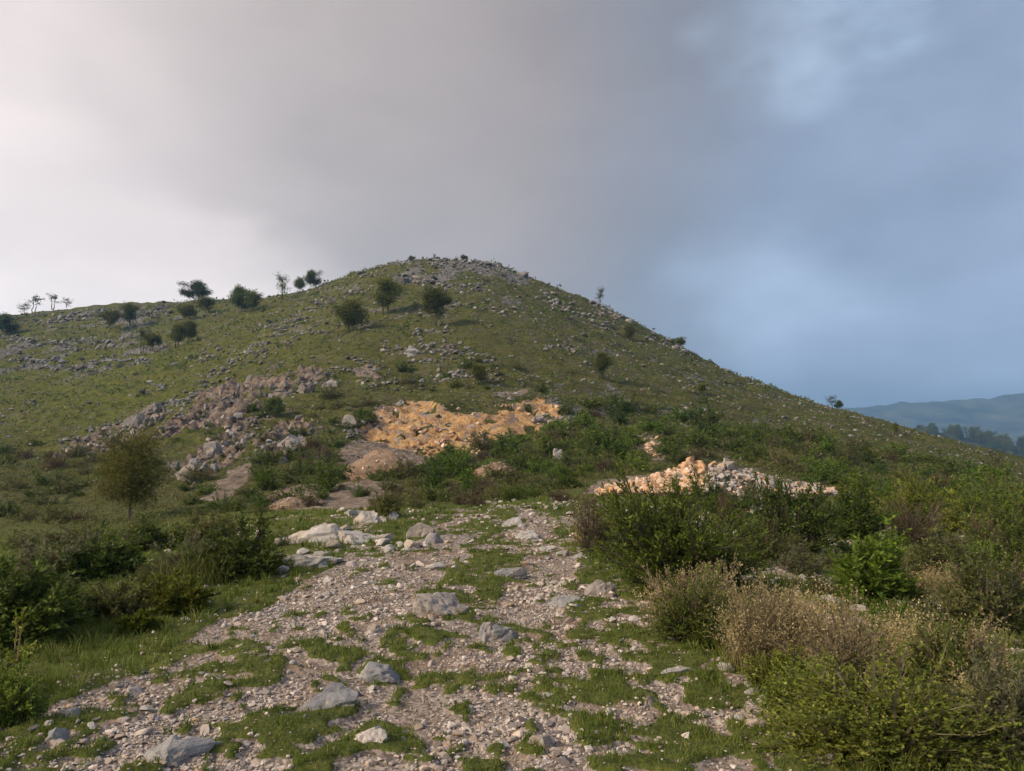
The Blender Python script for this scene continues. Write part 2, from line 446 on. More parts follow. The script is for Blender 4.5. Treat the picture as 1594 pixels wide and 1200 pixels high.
# ------------------------------------------------------------------ materials
def new_mat(name):
    m = bpy.data.materials.new(name)
    m.use_nodes = True
    t = m.node_tree
    t.nodes.clear()
    return m, t
class NT:
    def __init__(s, t):
        s.t = t
    def n(s, ty, **kw):
        q = s.t.nodes.new(ty)
        for k, v in kw.items():
            setattr(q, k, v)
        return q
    def put(s, sock, v):
        if isinstance(v, bpy.types.NodeSocket):
            s.t.links.new(v, sock)
        elif v is not None:
            sock.default_value = v
    def math(s, op, a, b=None, c=None, clamp=False):
        q = s.n('ShaderNodeMath', operation=op, use_clamp=clamp)
        for i, v in enumerate((a, b, c)):
            s.put(q.inputs[i], v)
        return q.outputs[0]
    def mix(s, f, a, b, mode='MIX'):
        q = s.n('ShaderNodeMix', data_type='RGBA', blend_type=mode)
        s.put(q.inputs[0], f)
        s.put(q.inputs[6], a)
        s.put(q.inputs[7], b)
        return q.outputs[2]
    def noise(s, scale, detail=3.0, rough=.55, vec=None, dist=0.0):
        q = s.n('ShaderNodeTexNoise')
        q.inputs['Scale'].default_value = scale
        q.inputs['Detail'].default_value = detail
        q.inputs['Roughness'].default_value = rough
        q.inputs['Distortion'].default_value = dist
        if vec is not None:
            s.put(q.inputs['Vector'], vec)
        return q.outputs['Fac']
    def step(s, v, lo, hi):
        q = s.n('ShaderNodeMapRange', interpolation_type='SMOOTHSTEP')
        s.put(q.inputs[0], v)
        q.inputs[1].default_value = lo
        q.inputs[2].default_value = hi
        return q.outputs[0]
    def attr(s, name):
        return s.n('ShaderNodeAttribute', attribute_name=name).outputs['Fac']
    def ramp(s, f, stops):
        q = s.n('ShaderNodeValToRGB')
        e = q.color_ramp.elements
        e[0].position, e[0].color = stops[0][0], (*stops[0][1], 1)
        e[1].position, e[1].color = stops[-1][0], (*stops[-1][1], 1)
        for p, c in stops[1:-1]:
            k = e.new(p)
            k.color = (*c, 1)
        s.put(q.inputs[0], f)
        return q.outputs[0]
def c4(c):
    return (*c, 1.0)

def terrain_mat():
    m, t = new_mat('land')
    g = NT(t)
    pos = g.n('ShaderNodeNewGeometry').outputs['Position']
    grass, quarry, scar, soil, rocky, far, lush = (g.attr(a) for a in ('grass', 'quarry', 'scar', 'soil', 'rocky', 'far', 'lush'))
    nf = g.noise(9.0, 4, .65, pos)
    nm = g.noise(1.3, 4, .6, pos)
    nl = g.noise(.13, 3, .5, pos)
    ng = g.noise(42, 3, .6, pos)
    # turf
    turf = g.ramp(nf, [(.3, (.042, .052, .012)), (.52, (.085, .102, .022)), (.72, (.135, .138, .040))])
    fturf = g.ramp(g.math('MULTIPLY_ADD', nm, .55, g.math('MULTIPLY', nf, .45)), [(.34, (.032, .036, .012)), (.48, (.078, .083, .022)), (.6, (.122, .122, .037)), (.74, (.175, .158, .070))])
    lushc = g.ramp(g.math('MULTIPLY_ADD', nm, .5, g.math('MULTIPLY', nf, .5)), [(.36, (.045, .055, .009)), (.5, (.100, .115, .017)), (.66, (.165, .168, .036))])
    fturf = g.mix(lush, fturf, lushc)
    fturf = g.mix(g.math('MULTIPLY', g.step(g.noise(.32, 5, .7, pos, .5), .50, .66), .75), fturf, g.ramp(nf, [(.3, (.055, .046, .028)), (.7, (.17, .145, .095))]))
    fturf = g.mix(g.math('MULTIPLY', g.step(g.noise(.7, 5, .72, pos), .56, .66), .7), fturf, (.024, .028, .012, 1))
    turf = g.mix(far, turf, fturf)
    # litter and soil between the grass
    dirt = g.ramp(g.noise(3.0, 4, .6, pos), [(.3, (.12, .086, .064)), (.5, (.22, .165, .126)), (.7, (.33, .265, .215))])
    vor = g.n('ShaderNodeTexVoronoi', feature='F1')
    vor.inputs['Scale'].default_value = 34
    g.put(vor.inputs['Vector'], pos)
    pebc = g.n('ShaderNodeSeparateColor')
    g.put(pebc.inputs[0], vor.outputs['Color'])
    peb = g.ramp(pebc.outputs[0], [(0, (.11, .088, .072)), (.5, (.26, .215, .182)), (1, (.43, .37, .33))])
    gravel = g.mix(g.step(g.noise(1.1, 4, .65, pos), .44, .62), peb, dirt)
    near = g.mix(g.step(g.math('ADD', grass, g.math('MULTIPLY', g.math('SUBTRACT', ng, .5), .5)), .42, .6), gravel, turf)
    # hill rock, cut faces
    rock = g.ramp(g.noise(2.6, 5, .65, pos), [(.3, (.07, .065, .06)), (.5, (.15, .145, .14)), (.7, (.27, .26, .25))])
    hillc = g.mix(g.step(g.math('ADD', rocky, g.math('MULTIPLY', g.math('SUBTRACT', g.noise(1.1, 5, .7, pos), .5), 1.7)), .45, .65), near, rock)
    ochre = g.ramp(g.noise(1.5, 6, .68, pos, .9), [(.32, (.13, .07, .045)), (.40, (.36, .20, .09)), (.52, (.55, .335, .145)), (.66, (.60, .44, .27))])
    greyv = g.step(g.noise(.7, 6, .72, pos, 1.4), .50, .58)
    ochre = g.mix(g.math('MULTIPLY', greyv, .75), ochre, (.26, .25, .27, 1))
    brown = g.ramp(g.noise(1.3, 5, .65, pos, .4), [(.3, (.06, .05, .043)), (.44, (.15, .122, .102)), (.56, (.25, .19, .145)), (.70, (.33, .305, .285))])
    earth = g.ramp(g.noise(1.5, 5, .65, pos), [(.3, (.11, .083, .062)), (.5, (.215, .168, .13)), (.72, (.36, .31, .265))])
    jit = g.math('MULTIPLY', g.math('SUBTRACT', g.noise(1.7, 4, .7, pos), .5), .9)
    col = g.mix(g.step(g.math('ADD', soil, jit), .4, .62), hillc, earth)
    col = g.mix(g.step(g.math('ADD', scar, jit), .4, .62), col, brown)
    col = g.mix(g.step(g.math('ADD', quarry, g.math('MULTIPLY', jit, .6)), .42, .58), col, ochre)
    b = g.n('ShaderNodeBump')
    b.inputs['Strength'].default_value = .7
    b.inputs['Distance'].default_value = .03
    g.put(b.inputs['Height'], g.math('ADD', g.noise(28, 5, .7, pos), g.math('MULTIPLY', vor.outputs['Distance'], -.6)))
    b2 = g.n('ShaderNodeBump')
    b2.inputs['Strength'].default_value = .8
    g.put(b2.inputs['Distance'], g.math('MULTIPLY', far, .5))
    g.put(b2.inputs['Height'], g.noise(2.2, 6, .72, pos))
    t.links.new(b.outputs[0], b2.inputs['Normal'])
    p = g.n('ShaderNodeBsdfPrincipled')
    g.put(p.inputs['Base Color'], col)
    p.inputs['Roughness'].default_value = .95
    p.inputs['Specular IOR Level'].default_value = .15
    t.links.new(b2.outputs[0], p.inputs['Normal'])
    o = g.n('ShaderNodeOutputMaterial')
    t.links.new(p.outputs[0], o.inputs['Surface'])
    return m

def stone_mat(name, stops, scale=6.0, stain=(.42, .30, .20), stain_amt=.35, lichen=None, bump=.02, tintw=.5):
    m, t = new_mat(name)
    g = NT(t)
    tcn = g.n('ShaderNodeTexCoord')
    oi = g.n('ShaderNodeObjectInfo')
    geo = g.n('ShaderNodeNewGeometry')
    pos = geo.outputs['Position']
    tint = g.math('FRACT', g.math('ADD', g.attr('tint'), oi.outputs['Random']))
    n = g.noise(scale, 5, .65, pos)
    f = g.math('ADD', g.math('MULTIPLY', n, 1 - tintw), g.math('MULTIPLY', tint, tintw))
    col = g.ramp(f, stops)
    st = g.math('MULTIPLY', g.step(g.noise(scale * .6, 4, .6, pos, .8), .5, .66), stain_amt)
    t2 = g.math('FRACT', g.math('MULTIPLY', tint, 7.31))
    st = g.math('ADD', st, g.math('MULTIPLY', g.step(t2, .62, .9), stain_amt * .8), clamp=True)
    col = g.mix(st, col, c4(stain))
    if lichen:
        col = g.mix(g.step(g.noise(scale * 2.3, 5, .7, pos), .58, .66), col, c4(lichen))
    b = g.n('ShaderNodeBump')
    b.inputs['Strength'].default_value = .6
    b.inputs['Distance'].default_value = bump
    g.put(b.inputs['Height'], g.noise(scale * 3, 6, .7, pos))
    p = g.n('ShaderNodeBsdfPrincipled')
    g.put(p.inputs['Base Color'], col)
    p.inputs['Roughness'].default_value = .85
    p.inputs['Specular IOR Level'].default_value = .3
    t.links.new(b.outputs[0], p.inputs['Normal'])
    o = g.n('ShaderNodeOutputMaterial')
    t.links.new(p.outputs[0], o.inputs['Surface'])
    return m

def leaf_mat(name, c1, c2, c3=None, trans=.38, objvar=.25):
    m, t = new_mat(name)
    g = NT(t)
    oi = g.n('ShaderNodeObjectInfo')
    tint = g.attr('tint')
    stops = [(.0, c1), (.65, c2), (1.0, c3 or tuple(min(1, v * 1.5) for v in c2))]
    col = g.ramp(tint, stops)
    hs = g.n('ShaderNodeHueSaturation')
    g.put(hs.inputs['Color'], col)
    g.put(hs.inputs['Value'], g.math('MULTIPLY_ADD', oi.outputs['Random'], objvar * 2, 1 - objvar))
    g.put(hs.inputs['Hue'], g.math('MULTIPLY_ADD', g.math('FRACT', g.math('MULTIPLY', oi.outputs['Random'], 13.7)), .03, .485))
    p = g.n('ShaderNodeBsdfPrincipled')
    g.put(p.inputs['Base Color'], hs.outputs[0])
    p.inputs['Roughness'].default_value = .6
    p.inputs['Specular IOR Level'].default_value = .25
    tr = g.n('ShaderNodeBsdfTranslucent')
    g.put(tr.inputs['Color'], hs.outputs[0])
    ms = g.n('ShaderNodeMixShader')
    ms.inputs[0].default_value = trans
    t.links.new(p.outputs[0], ms.inputs[1])
    t.links.new(tr.outputs[0], ms.inputs[2])
    o = g.n('ShaderNodeOutputMaterial')
    t.links.new(ms.outputs[0], o.inputs['Surface'])
    return m

def bark_mat(name, c1, c2):
    m, t = new_mat(name)
    g = NT(t)
    pos = g.n('ShaderNodeNewGeometry').outputs['Position']
    col = g.ramp(g.noise(14, 4, .6, pos), [(.3, c1), (.7, c2)])
    p = g.n('ShaderNodeBsdfPrincipled')
    g.put(p.inputs['Base Color'], col)
    p.inputs['Roughness'].default_value = .9
    o = g.n('ShaderNodeOutputMaterial')
    t.links.new(p.outputs[0], o.inputs['Surface'])
    return m

M = {}
M['land'] = terrain_mat()
M['stone'] = stone_mat('track_stone', [(.18, (.135, .122, .12)), (.36, (.29, .258, .242)), (.56, (.44, .385, .35)), (.8, (.62, .55, .50))], 9, (.42, .30, .20), .5, tintw=.72)
M['boulder'] = stone_mat('boulder_stone', [(.25, (.13, .135, .15)), (.45, (.235, .235, .245)), (.6, (.33, .32, .315)), (.8, (.44, .41, .38))], 7.0, (.36, .27, .20), .55, (.40, .37, .31), .05, .12)
M['pale'] = stone_mat('pale_limestone', [(.25, (.22, .205, .19)), (.45, (.38, .355, .33)), (.6, (.50, .465, .43)), (.8, (.60, .57, .53))], 6.5, (.42, .30, .21), .55, (.26, .25, .23), .05, .18)
M['hillrock'] = stone_mat('hill_limestone', [(.25, (.07, .067, .064)), (.42, (.135, .13, .126)), (.6, (.21, .203, .195)), (.85, (.36, .345, .325))], 1.5, (.24, .18, .13), .25, (.09, .09, .075), .08, .55)
M['orange'] = stone_mat('ochre_stone', [(.2, (.33, .20, .12)), (.45, (.52, .35, .22)), (.65, (.62, .46, .33)), (.85, (.62, .53, .45))], 3, (.55, .28, .12), .5, None, .03, .6)
M['rubble'] = stone_mat('rubble_stone', [(.2, (.14, .13, .12)), (.45, (.26, .24, .225)), (.65, (.36, .33, .30)), (.85, (.46, .42, .38))], 3, (.48, .33, .22), .4, None, .03, .6)
M['darkrock'] = stone_mat('brown_cliff', [(.2, (.08, .068, .06)), (.45, (.16, .135, .12)), (.65, (.26, .225, .195)), (.85, (.40, .36, .32))], 1.6, (.33, .20, .12), .35, None, .08, .6)
M['grass'] = leaf_mat('turf_blades', (0.069, 0.092, 0.015), (0.151, 0.185, 0.029), (0.280, 0.252, 0.089), .38)
M['hillgrass'] = leaf_mat('hill_grass', (0.063, 0.077, 0.013), (0.125, 0.139, 0.028), (0.209, 0.195, 0.062), .3)
M['dark'] = leaf_mat('dark_leaf', (0.041, 0.067, 0.013), (0.108, 0.158, 0.022), (0.224, 0.287, 0.046))
M['fresh'] = leaf_mat('fresh_leaf', (0.051, 0.089, 0.012), (0.136, 0.204, 0.022), (0.280, 0.344, 0.050))
M['weed'] = leaf_mat('weed_leaf', (0.077, 0.107, 0.015), (0.201, 0.244, 0.036), (0.383, 0.400, 0.085))
M['pineyoung'] = leaf_mat('young_pine_needle', (0.057, 0.063, 0.011), (0.162, 0.157, 0.025), (0.281, 0.259, 0.059))
M['olive'] = leaf_mat('olive_leaf', (0.065, 0.072, 0.020), (0.143, 0.152, 0.043), (0.295, 0.273, 0.094))
M['grey'] = leaf_mat('grey_green_leaf', (0.072, 0.076, 0.036), (0.166, 0.166, 0.078), (0.331, 0.304, 0.164))
M['yellow'] = leaf_mat('yellow_green_leaf', (0.075, 0.096, 0.010), (0.188, 0.210, 0.022), (0.330, 0.334, 0.054))
M['brown'] = leaf_mat('brown_leaf', (0.056, 0.038, 0.021), (0.131, 0.094, 0.048), (0.237, 0.180, 0.103))
M['straw'] = leaf_mat('straw', (0.186, 0.145, 0.066), (0.358, 0.291, 0.138), (0.572, 0.484, 0.264), .25)
M['pine'] = leaf_mat('pine_needle', (0.056, 0.069, 0.014), (0.134, 0.152, 0.026), (0.251, 0.241, 0.055))
M['pinedark'] = leaf_mat('hill_tree_leaf', (0.040, 0.059, 0.014), (0.098, 0.126, 0.029), (0.202, 0.232, 0.055))
M['bark'] = bark_mat('bark', (.030, .023, .018), (.085, .065, .050))
M['twig'] = bark_mat('twig', (.085, .066, .045), (.22, .175, .12))

# ------------------------------------------------------------------ the land
pxs = np.concatenate([np.linspace(-2600, -900, 12), np.linspace(-820, -180, 26), np.arange(-150, 1760, 5.3), np.linspace(1785, 2400, 26), np.linspace(2500, 4200, 12)])
svals = (pxs - CX) / F
lrow = np.concatenate([np.linspace(math.log(.95), math.log(3.2), 40)[:-1], np.linspace(math.log(3.2), math.log(26), 235)[:-1], np.linspace(math.log(26), math.log(55), 90)[:-1], np.linspace(math.log(55), math.log(78), 130)[:-1], np.linspace(math.log(78), math.log(230), 150)[:-1], np.linspace(math.log(230), math.log(338), 16)])
S, L = np.meshgrid(svals, lrow, indexing='ij')
GY = np.exp(L)
GX = S * GY
R = regions(GX.ravel(), GY.ravel())
GZ = land_z(GX.ravel(), GY.ravel(), R)
V = np.stack([GX.ravel(), GY.ravel(), GZ], 1)
ncol, nrow = GX.shape
ii, jj = np.meshgrid(np.arange(ncol - 1), np.arange(nrow - 1), indexing='ij')
a = (ii * nrow + jj).ravel()
quads = np.stack([a, a + nrow, a + nrow + 1, a + 1], 1)
yy = V[:, 1]
lushv = np.exp(-(((R['px'] - 150) / 260) ** 2 + ((R['py'] - 600) / 95) ** 2)) * .95 + .4 * np.exp(-(((R['px'] - 450) / 150) ** 2 + ((R['py'] - 520) / 70) ** 2))
attrs = dict(grass=R['grass'], quarry=R['quarry'].astype(float), scar=R['scar'].astype(float), soil=R['soil'].astype(float), rocky=np.clip(R['rocky'] * .75 + .26 * R['ledge'], 0, 1), far=sstep(yy, 22, 45), lush=np.clip(lushv, 0, 1))
fc_track = R['track'][quads].mean(1) > .5
fc_quar = (R['quarry'][quads].mean(1) > .5)
fc_hill = (yy[quads].mean(1) > 40) & ~fc_quar
fc_ground = ~(fc_track | fc_quar | fc_hill)
def sub_mesh(name, sel):
    q = quads[sel]
    u, inv = np.unique(q.ravel(), return_inverse=True)
    me = mesh_np(name, V[u], [inv.reshape(-1, 4)], [M['land']], None, {k: v[u] for k, v in attrs.items()}, True)
    o = link(name, me)
    o['kind'] = 'structure'
    return o
path_o = sub_mesh('path', fc_track)
quarry_o = sub_mesh('quarry_slope', fc_quar)
hill_o = sub_mesh('hill', fc_hill)
ground_o = sub_mesh('ground', fc_ground)

def field_mat(name, c1, c2, scale):
    m, t = new_mat(name)
    g = NT(t)
    pos = g.n('ShaderNodeNewGeometry').outputs['Position']
    col = g.ramp(g.noise(scale, 6, .68, pos), [(.35, c1), (.65, c2)])
    p = g.n('ShaderNodeBsdfPrincipled')
    g.put(p.inputs['Base Color'], col)
    p.inputs['Roughness'].default_value = 1.0
    p.inputs['Specular IOR Level'].default_value = .1
    o = g.n('ShaderNodeOutputMaterial')
    t.links.new(p.outputs[0], o.inputs['Surface'])
    return m
M['wood'] = field_mat('distant_wood', (.008, .014, .007), (.16, .16, .09), .008)
M['plain'] = field_mat('plain', (.05, .06, .025), (.12, .11, .06), .01)
M['spur'] = field_mat('spur_scrub', (.020, .028, .012), (.07, .065, .035), .12)
def grid_mesh(name, xs, ys, zf, mat):
    X, Y = np.meshgrid(xs, ys, indexing='ij')
    Z = zf(X.ravel(), Y.ravel())
    n, k = X.shape
    i, j = np.meshgrid(np.arange(n - 1), np.arange(k - 1), indexing='ij')
    q = (i * k + j).ravel()
    me = mesh_np(name, np.stack([X.ravel(), Y.ravel(), Z], 1), [np.stack([q, q + k, q + k + 1, q + 1], 1)], [mat], smooth=True)
    o = link(name, me)
    o['kind'] = 'structure'
    return o
# low plain all round, with the ridge behind the viewer left open
grid_mesh('plain', np.linspace(-6400, 6400, 40), np.linspace(-900, 5600, 30), lambda x, y: -48 + (fbm(x * .004, y * .004, 2, 70) - .5) * 10 - 30 * sstep(y, 300, 900), M['plain'])
def behind_z(x, y):
    return np.where(y > .4, -.12, -.05) - .0016 * (x ** 2) * .1 - np.clip(-y - 6, 0, 999) * .25 - np.clip(np.abs(x) - 12, 0, 999) * .3
grid_mesh('ground', np.linspace(-150, 150, 61), np.linspace(-150, 1.0, 60), behind_z, M['plain'])
# far ridge
FD = 3800.0
def ridge_z(x, y):
    px = CX + F * x / y
    top = np.interp(px, [-2500, 600, 1250, 1320, 1400, 1460, 1520, 1594, 1800, 2300], [560, 640, 638, 634, 628, 624, 621, 613, 596, 600])
    crest = slope_of(top) * FD + CAMZ + (fbm(x * .008, x * 0, 4, 80) - .5) * 40 + (fbm(x * .04, x * 0 + 5, 2, 83) - .5) * 12
    prof = np.interp(y, [2000, 2500, 3200, FD, 4300, 4900], [0, .1, .55, 1, .8, .2])
    return -80 + (crest + 80) * prof + (fbm(x * .004, y * .004, 4, 81) - .5) * 90 * prof * sstep(np.abs(y - FD), 0, 260)
grid_mesh('far_ridge', np.linspace(300, 6000, 300), np.linspace(2000, 4900, 60), ridge_z, M['wood'])
def spur_z(x, y):
    px = CX + F * x / y
    top = np.interp(px, [1300, 1400, 1440, 1490, 1560, 1594, 1700, 2300], [665, 668, 670, 678, 690, 697, 715, 760])
    crest = slope_of(top) * 900 + CAMZ
    prof = np.interp(y, [600, 720, 900, 1000, 1200], [0, .45, 1, .8, 0])
    return -60 + (crest + 60) * prof + (fbm(x * .03, y * .03, 3, 82) - .5) * 7 * prof
grid_mesh('wooded_spur', np.linspace(240, 1300, 110), np.linspace(600, 1200, 60), spur_z, M['spur'])

# ------------------------------------------------------------------ stones
def ico(sub):
    bm = bmesh.new()
    bmesh.ops.create_icosphere(bm, subdivisions=sub, radius=1.0)
    v = np.array([p.co[:] for p in bm.verts])
    f = np.array([[q.index for q in p.verts] for p in bm.faces])
    bm.free()
    return v, f
ICO = {s: ico(s) for s in (1, 2, 3, 4, 5)}
def noise3(v, k, seed, octv=3):
    return (fbm(v[:, 0] * k + seed * 1.7, v[:, 1] * k, octv, seed) + fbm(v[:, 1] * k + 31, v[:, 2] * k, octv, seed + 1) + fbm(v[:, 2] * k - 17, v[:, 0] * k, octv, seed + 2)) / 3 - .5
def rock_shape(seed, sub, planes=9, rough=.12, lo=.55, boxy=3.0):
    rng = np.random.default_rng(seed)
    v, f = ICO[sub]
    q = np.array(Matrix.Rotation(rng.uniform(0, 6), 3, Vector(rng.normal(size=3)).normalized()))
    v = v @ q.T
    v = v / (np.sum(np.abs(v) ** boxy, 1) ** (1 / boxy))[:, None]
    for k in range(planes):
        n = rng.normal(size=3)
        n /= np.linalg.norm(n)
        h = rng.uniform(lo, 1.0)
        d = v @ n - h
        v = v - np.outer(np.maximum(d, 0), n)
    if rough:
        v = v * (1 + 2.4 * rough * noise3(v, 1.6, seed))[:, None]
        if sub >= 4:
            lay = v @ np.array([.25, .2, .94])
            v = v * (1 + rough * .9 * noise3(v, 5.0, seed + 5, 4))[:, None]
            v = v * (1 + rough * .25 * (fbm(lay * 9 + v[:, 0], lay * 0 + seed, 2, seed + 9) - .5))[:, None]
            v = v * (1 - rough * 1.3 * np.maximum(0, .06 - np.abs(noise3(v, 1.9, seed + 12, 2))) / .06 * .5)[:, None]
    return v, f
PEB = [rock_shape(100 + i, 1, 4, .15, .5, 4) for i in range(14)]
STN = [rock_shape(140 + i, 3, 9, .10, .42, 4.5) for i in range(12)]
STN_ME = {}
def stone_mesh(i, mat):
    k = (i, mat)
    if k not in STN_ME:
        v, f = STN[i]
        STN_ME[k] = mesh_np('stone', v, [f], [M[mat]], None, {'tint': np.zeros(len(v))})
    return STN_ME[k]
def stone_field(name, P, size, mat, seed, shapes, flat=(.45, .75), sink=.15, tilt=.35, parent=None):
    """many stones joined into one mesh"""
    rng = np.random.default_rng(seed)
    n = len(P)
    which = rng.integers(0, len(shapes), n)
    vs, fs, ts, off = [], [], [], 0
    for k in range(len(shapes)):
        idx = np.where(which == k)[0]
        if not len(idx):
            continue
        v, f = shapes[k]
        fn = np.cross(v[f[:, 1]] - v[f[:, 0]], v[f[:, 2]] - v[f[:, 0]])
        f = f[fn[:, 2] / np.linalg.norm(fn, axis=1) > -.45]        # the underside lies in the soil
        m = len(idx)
        sc = np.stack([rng.uniform(.8, 1.25, m), rng.uniform(.6, .95, m), rng.uniform(*flat, m)], 1) * (size[idx] / 2)[:, None]
        yaw = rng.uniform(0, 2 * np.pi, m)
        tl = rng.normal(0, tilt, m)
        w = v[None] * sc[:, None]
        y2 = w[..., 1] * np.cos(tl)[:, None] - w[..., 2] * np.sin(tl)[:, None]
        z2 = w[..., 1] * np.sin(tl)[:, None] + w[..., 2] * np.cos(tl)[:, None]
        x3 = w[..., 0] * np.cos(yaw)[:, None] - y2 * np.sin(yaw)[:, None]
        y3 = w[..., 0] * np.sin(yaw)[:, None] + y2 * np.cos(yaw)[:, None]
        q = np.stack([x3, y3, z2], -1) + P[idx][:, None]
        q[..., 2] += (sc[:, 2] * (1 - 2 * sink))[:, None]
        vs.append(q.reshape(-1, 3))
        fs.append((f[None] + (np.arange(m) * len(v))[:, None, None]).reshape(-1, 3) + off)
        ts.append(np.repeat(rng.uniform(0, 1, m), len(v)))
        off += m * len(v)
    return link(name, mesh_np(name, np.concatenate(vs), fs, [M[mat]], None, {'tint': np.concatenate(ts)}), parent)

rng = np.random.default_rng(7)
def scatter(n, d0, d1, p0=-140, p1=1740):
    px = rng.uniform(p0, p1, n)
    d = np.exp(rng.uniform(math.log(d0), math.log(d1), n))
    x = (px - CX) / F * d
    return x, d

# stones of the track: size by a power law, dense on the bare ground
x, y = scatter(230000, 3.1, 24)
Rr = regions(x, y)
w = (Rr['gravel'] * np.where(Rr['track'], 1.0, .45) + .045) * (.28 + .92 * sstep(fbm(x * 1.1 + 8, y * 1.1, 3, 98), .38, .58))
smin = np.maximum(.013, 2.6 * y / F)
size = smin * (1 - rng.uniform(0, 1, len(x)) * .995) ** (-1 / 2.6)
size = np.minimum(size, .17)
keep = (rng.uniform(0, 1, len(x)) < w * np.interp(y, [3, 6, 12, 24], [.50, .50, .42, .26])) & (size < .17) & (Rr['py'] < 1330) & (Rr['py'] > 780)
x, y, size = x[keep], y[keep], size[keep]
z = land_z(x, y)
P = np.stack([x, y, z], 1)
shown = size / y
order = np.argsort(-shown)
inview = (np.abs(CX + F * x / y - CX) < 790) & (project(x, y, z)[1] < 1190)
big = [i for i in order if inview[i]][:300]
rest = np.setdiff1d(np.arange(len(x)), big)
print('gravel stones', len(x))
g1 = stone_field('gravel', P[rest], size[rest], 'stone', 3, PEB, sink=.3, parent=path_o)
g1['kind'] = 'stuff'
for i in big:
    s = size[i] / 2
    link('stone', stone_mesh(int(rng.integers(0, 12)), 'stone' if rng.uniform() < .75 else 'pale'), path_o, (x[i], y[i], z[i] + s * .25),
         (rng.normal(0, .25), rng.normal(0, .25), rng.uniform(0, 6.28)), (s * rng.uniform(.9, 1.25), s * rng.uniform(.65, .95), s * rng.uniform(.4, .65)))

# boulders and bedrock that stand out
def boulder(px, py, w, h, label, mat='boulder', yaw=0., tilt=0., depth=.7, seed=1, sub=4, planes=12, name='boulder', rough=.22, group=None, lo=.5, cat='boulder'):
    X, Y, Z = hit(px, py)
    k = Y / F
    ww = w * k
    dep = ww * depth
    hh = max(h * k - dep * .09, .18 * h * k)
    v, f = rock_shape(seed * 13 + 5, sub, planes, rough, lo, 3.0)
    v = v / np.abs(v).max(0)
    v = v * np.array([ww / 2, dep / 2, hh * 1.05]) if name != 'boulder' else v * np.array([ww / 2 * 1.08, dep / 2 * 1.1, hh * 1.0])
    ca, sa = math.cos(tilt), math.sin(tilt)
    v = np.stack([v[:, 0] * ca + v[:, 2] * sa, v[:, 1], -v[:, 0] * sa + v[:, 2] * ca], 1)
    me = mesh_np(name, v, [f], [M[mat]], None, {'tint': np.full(len(v), .3)}, smooth=False)
    o = link(name, me, None, (X, Y + dep * .35, Z - hh * (.05 if name != 'boulder' else .22)), (0, 0, yaw))
    tag(o, label, cat, group)
    return o
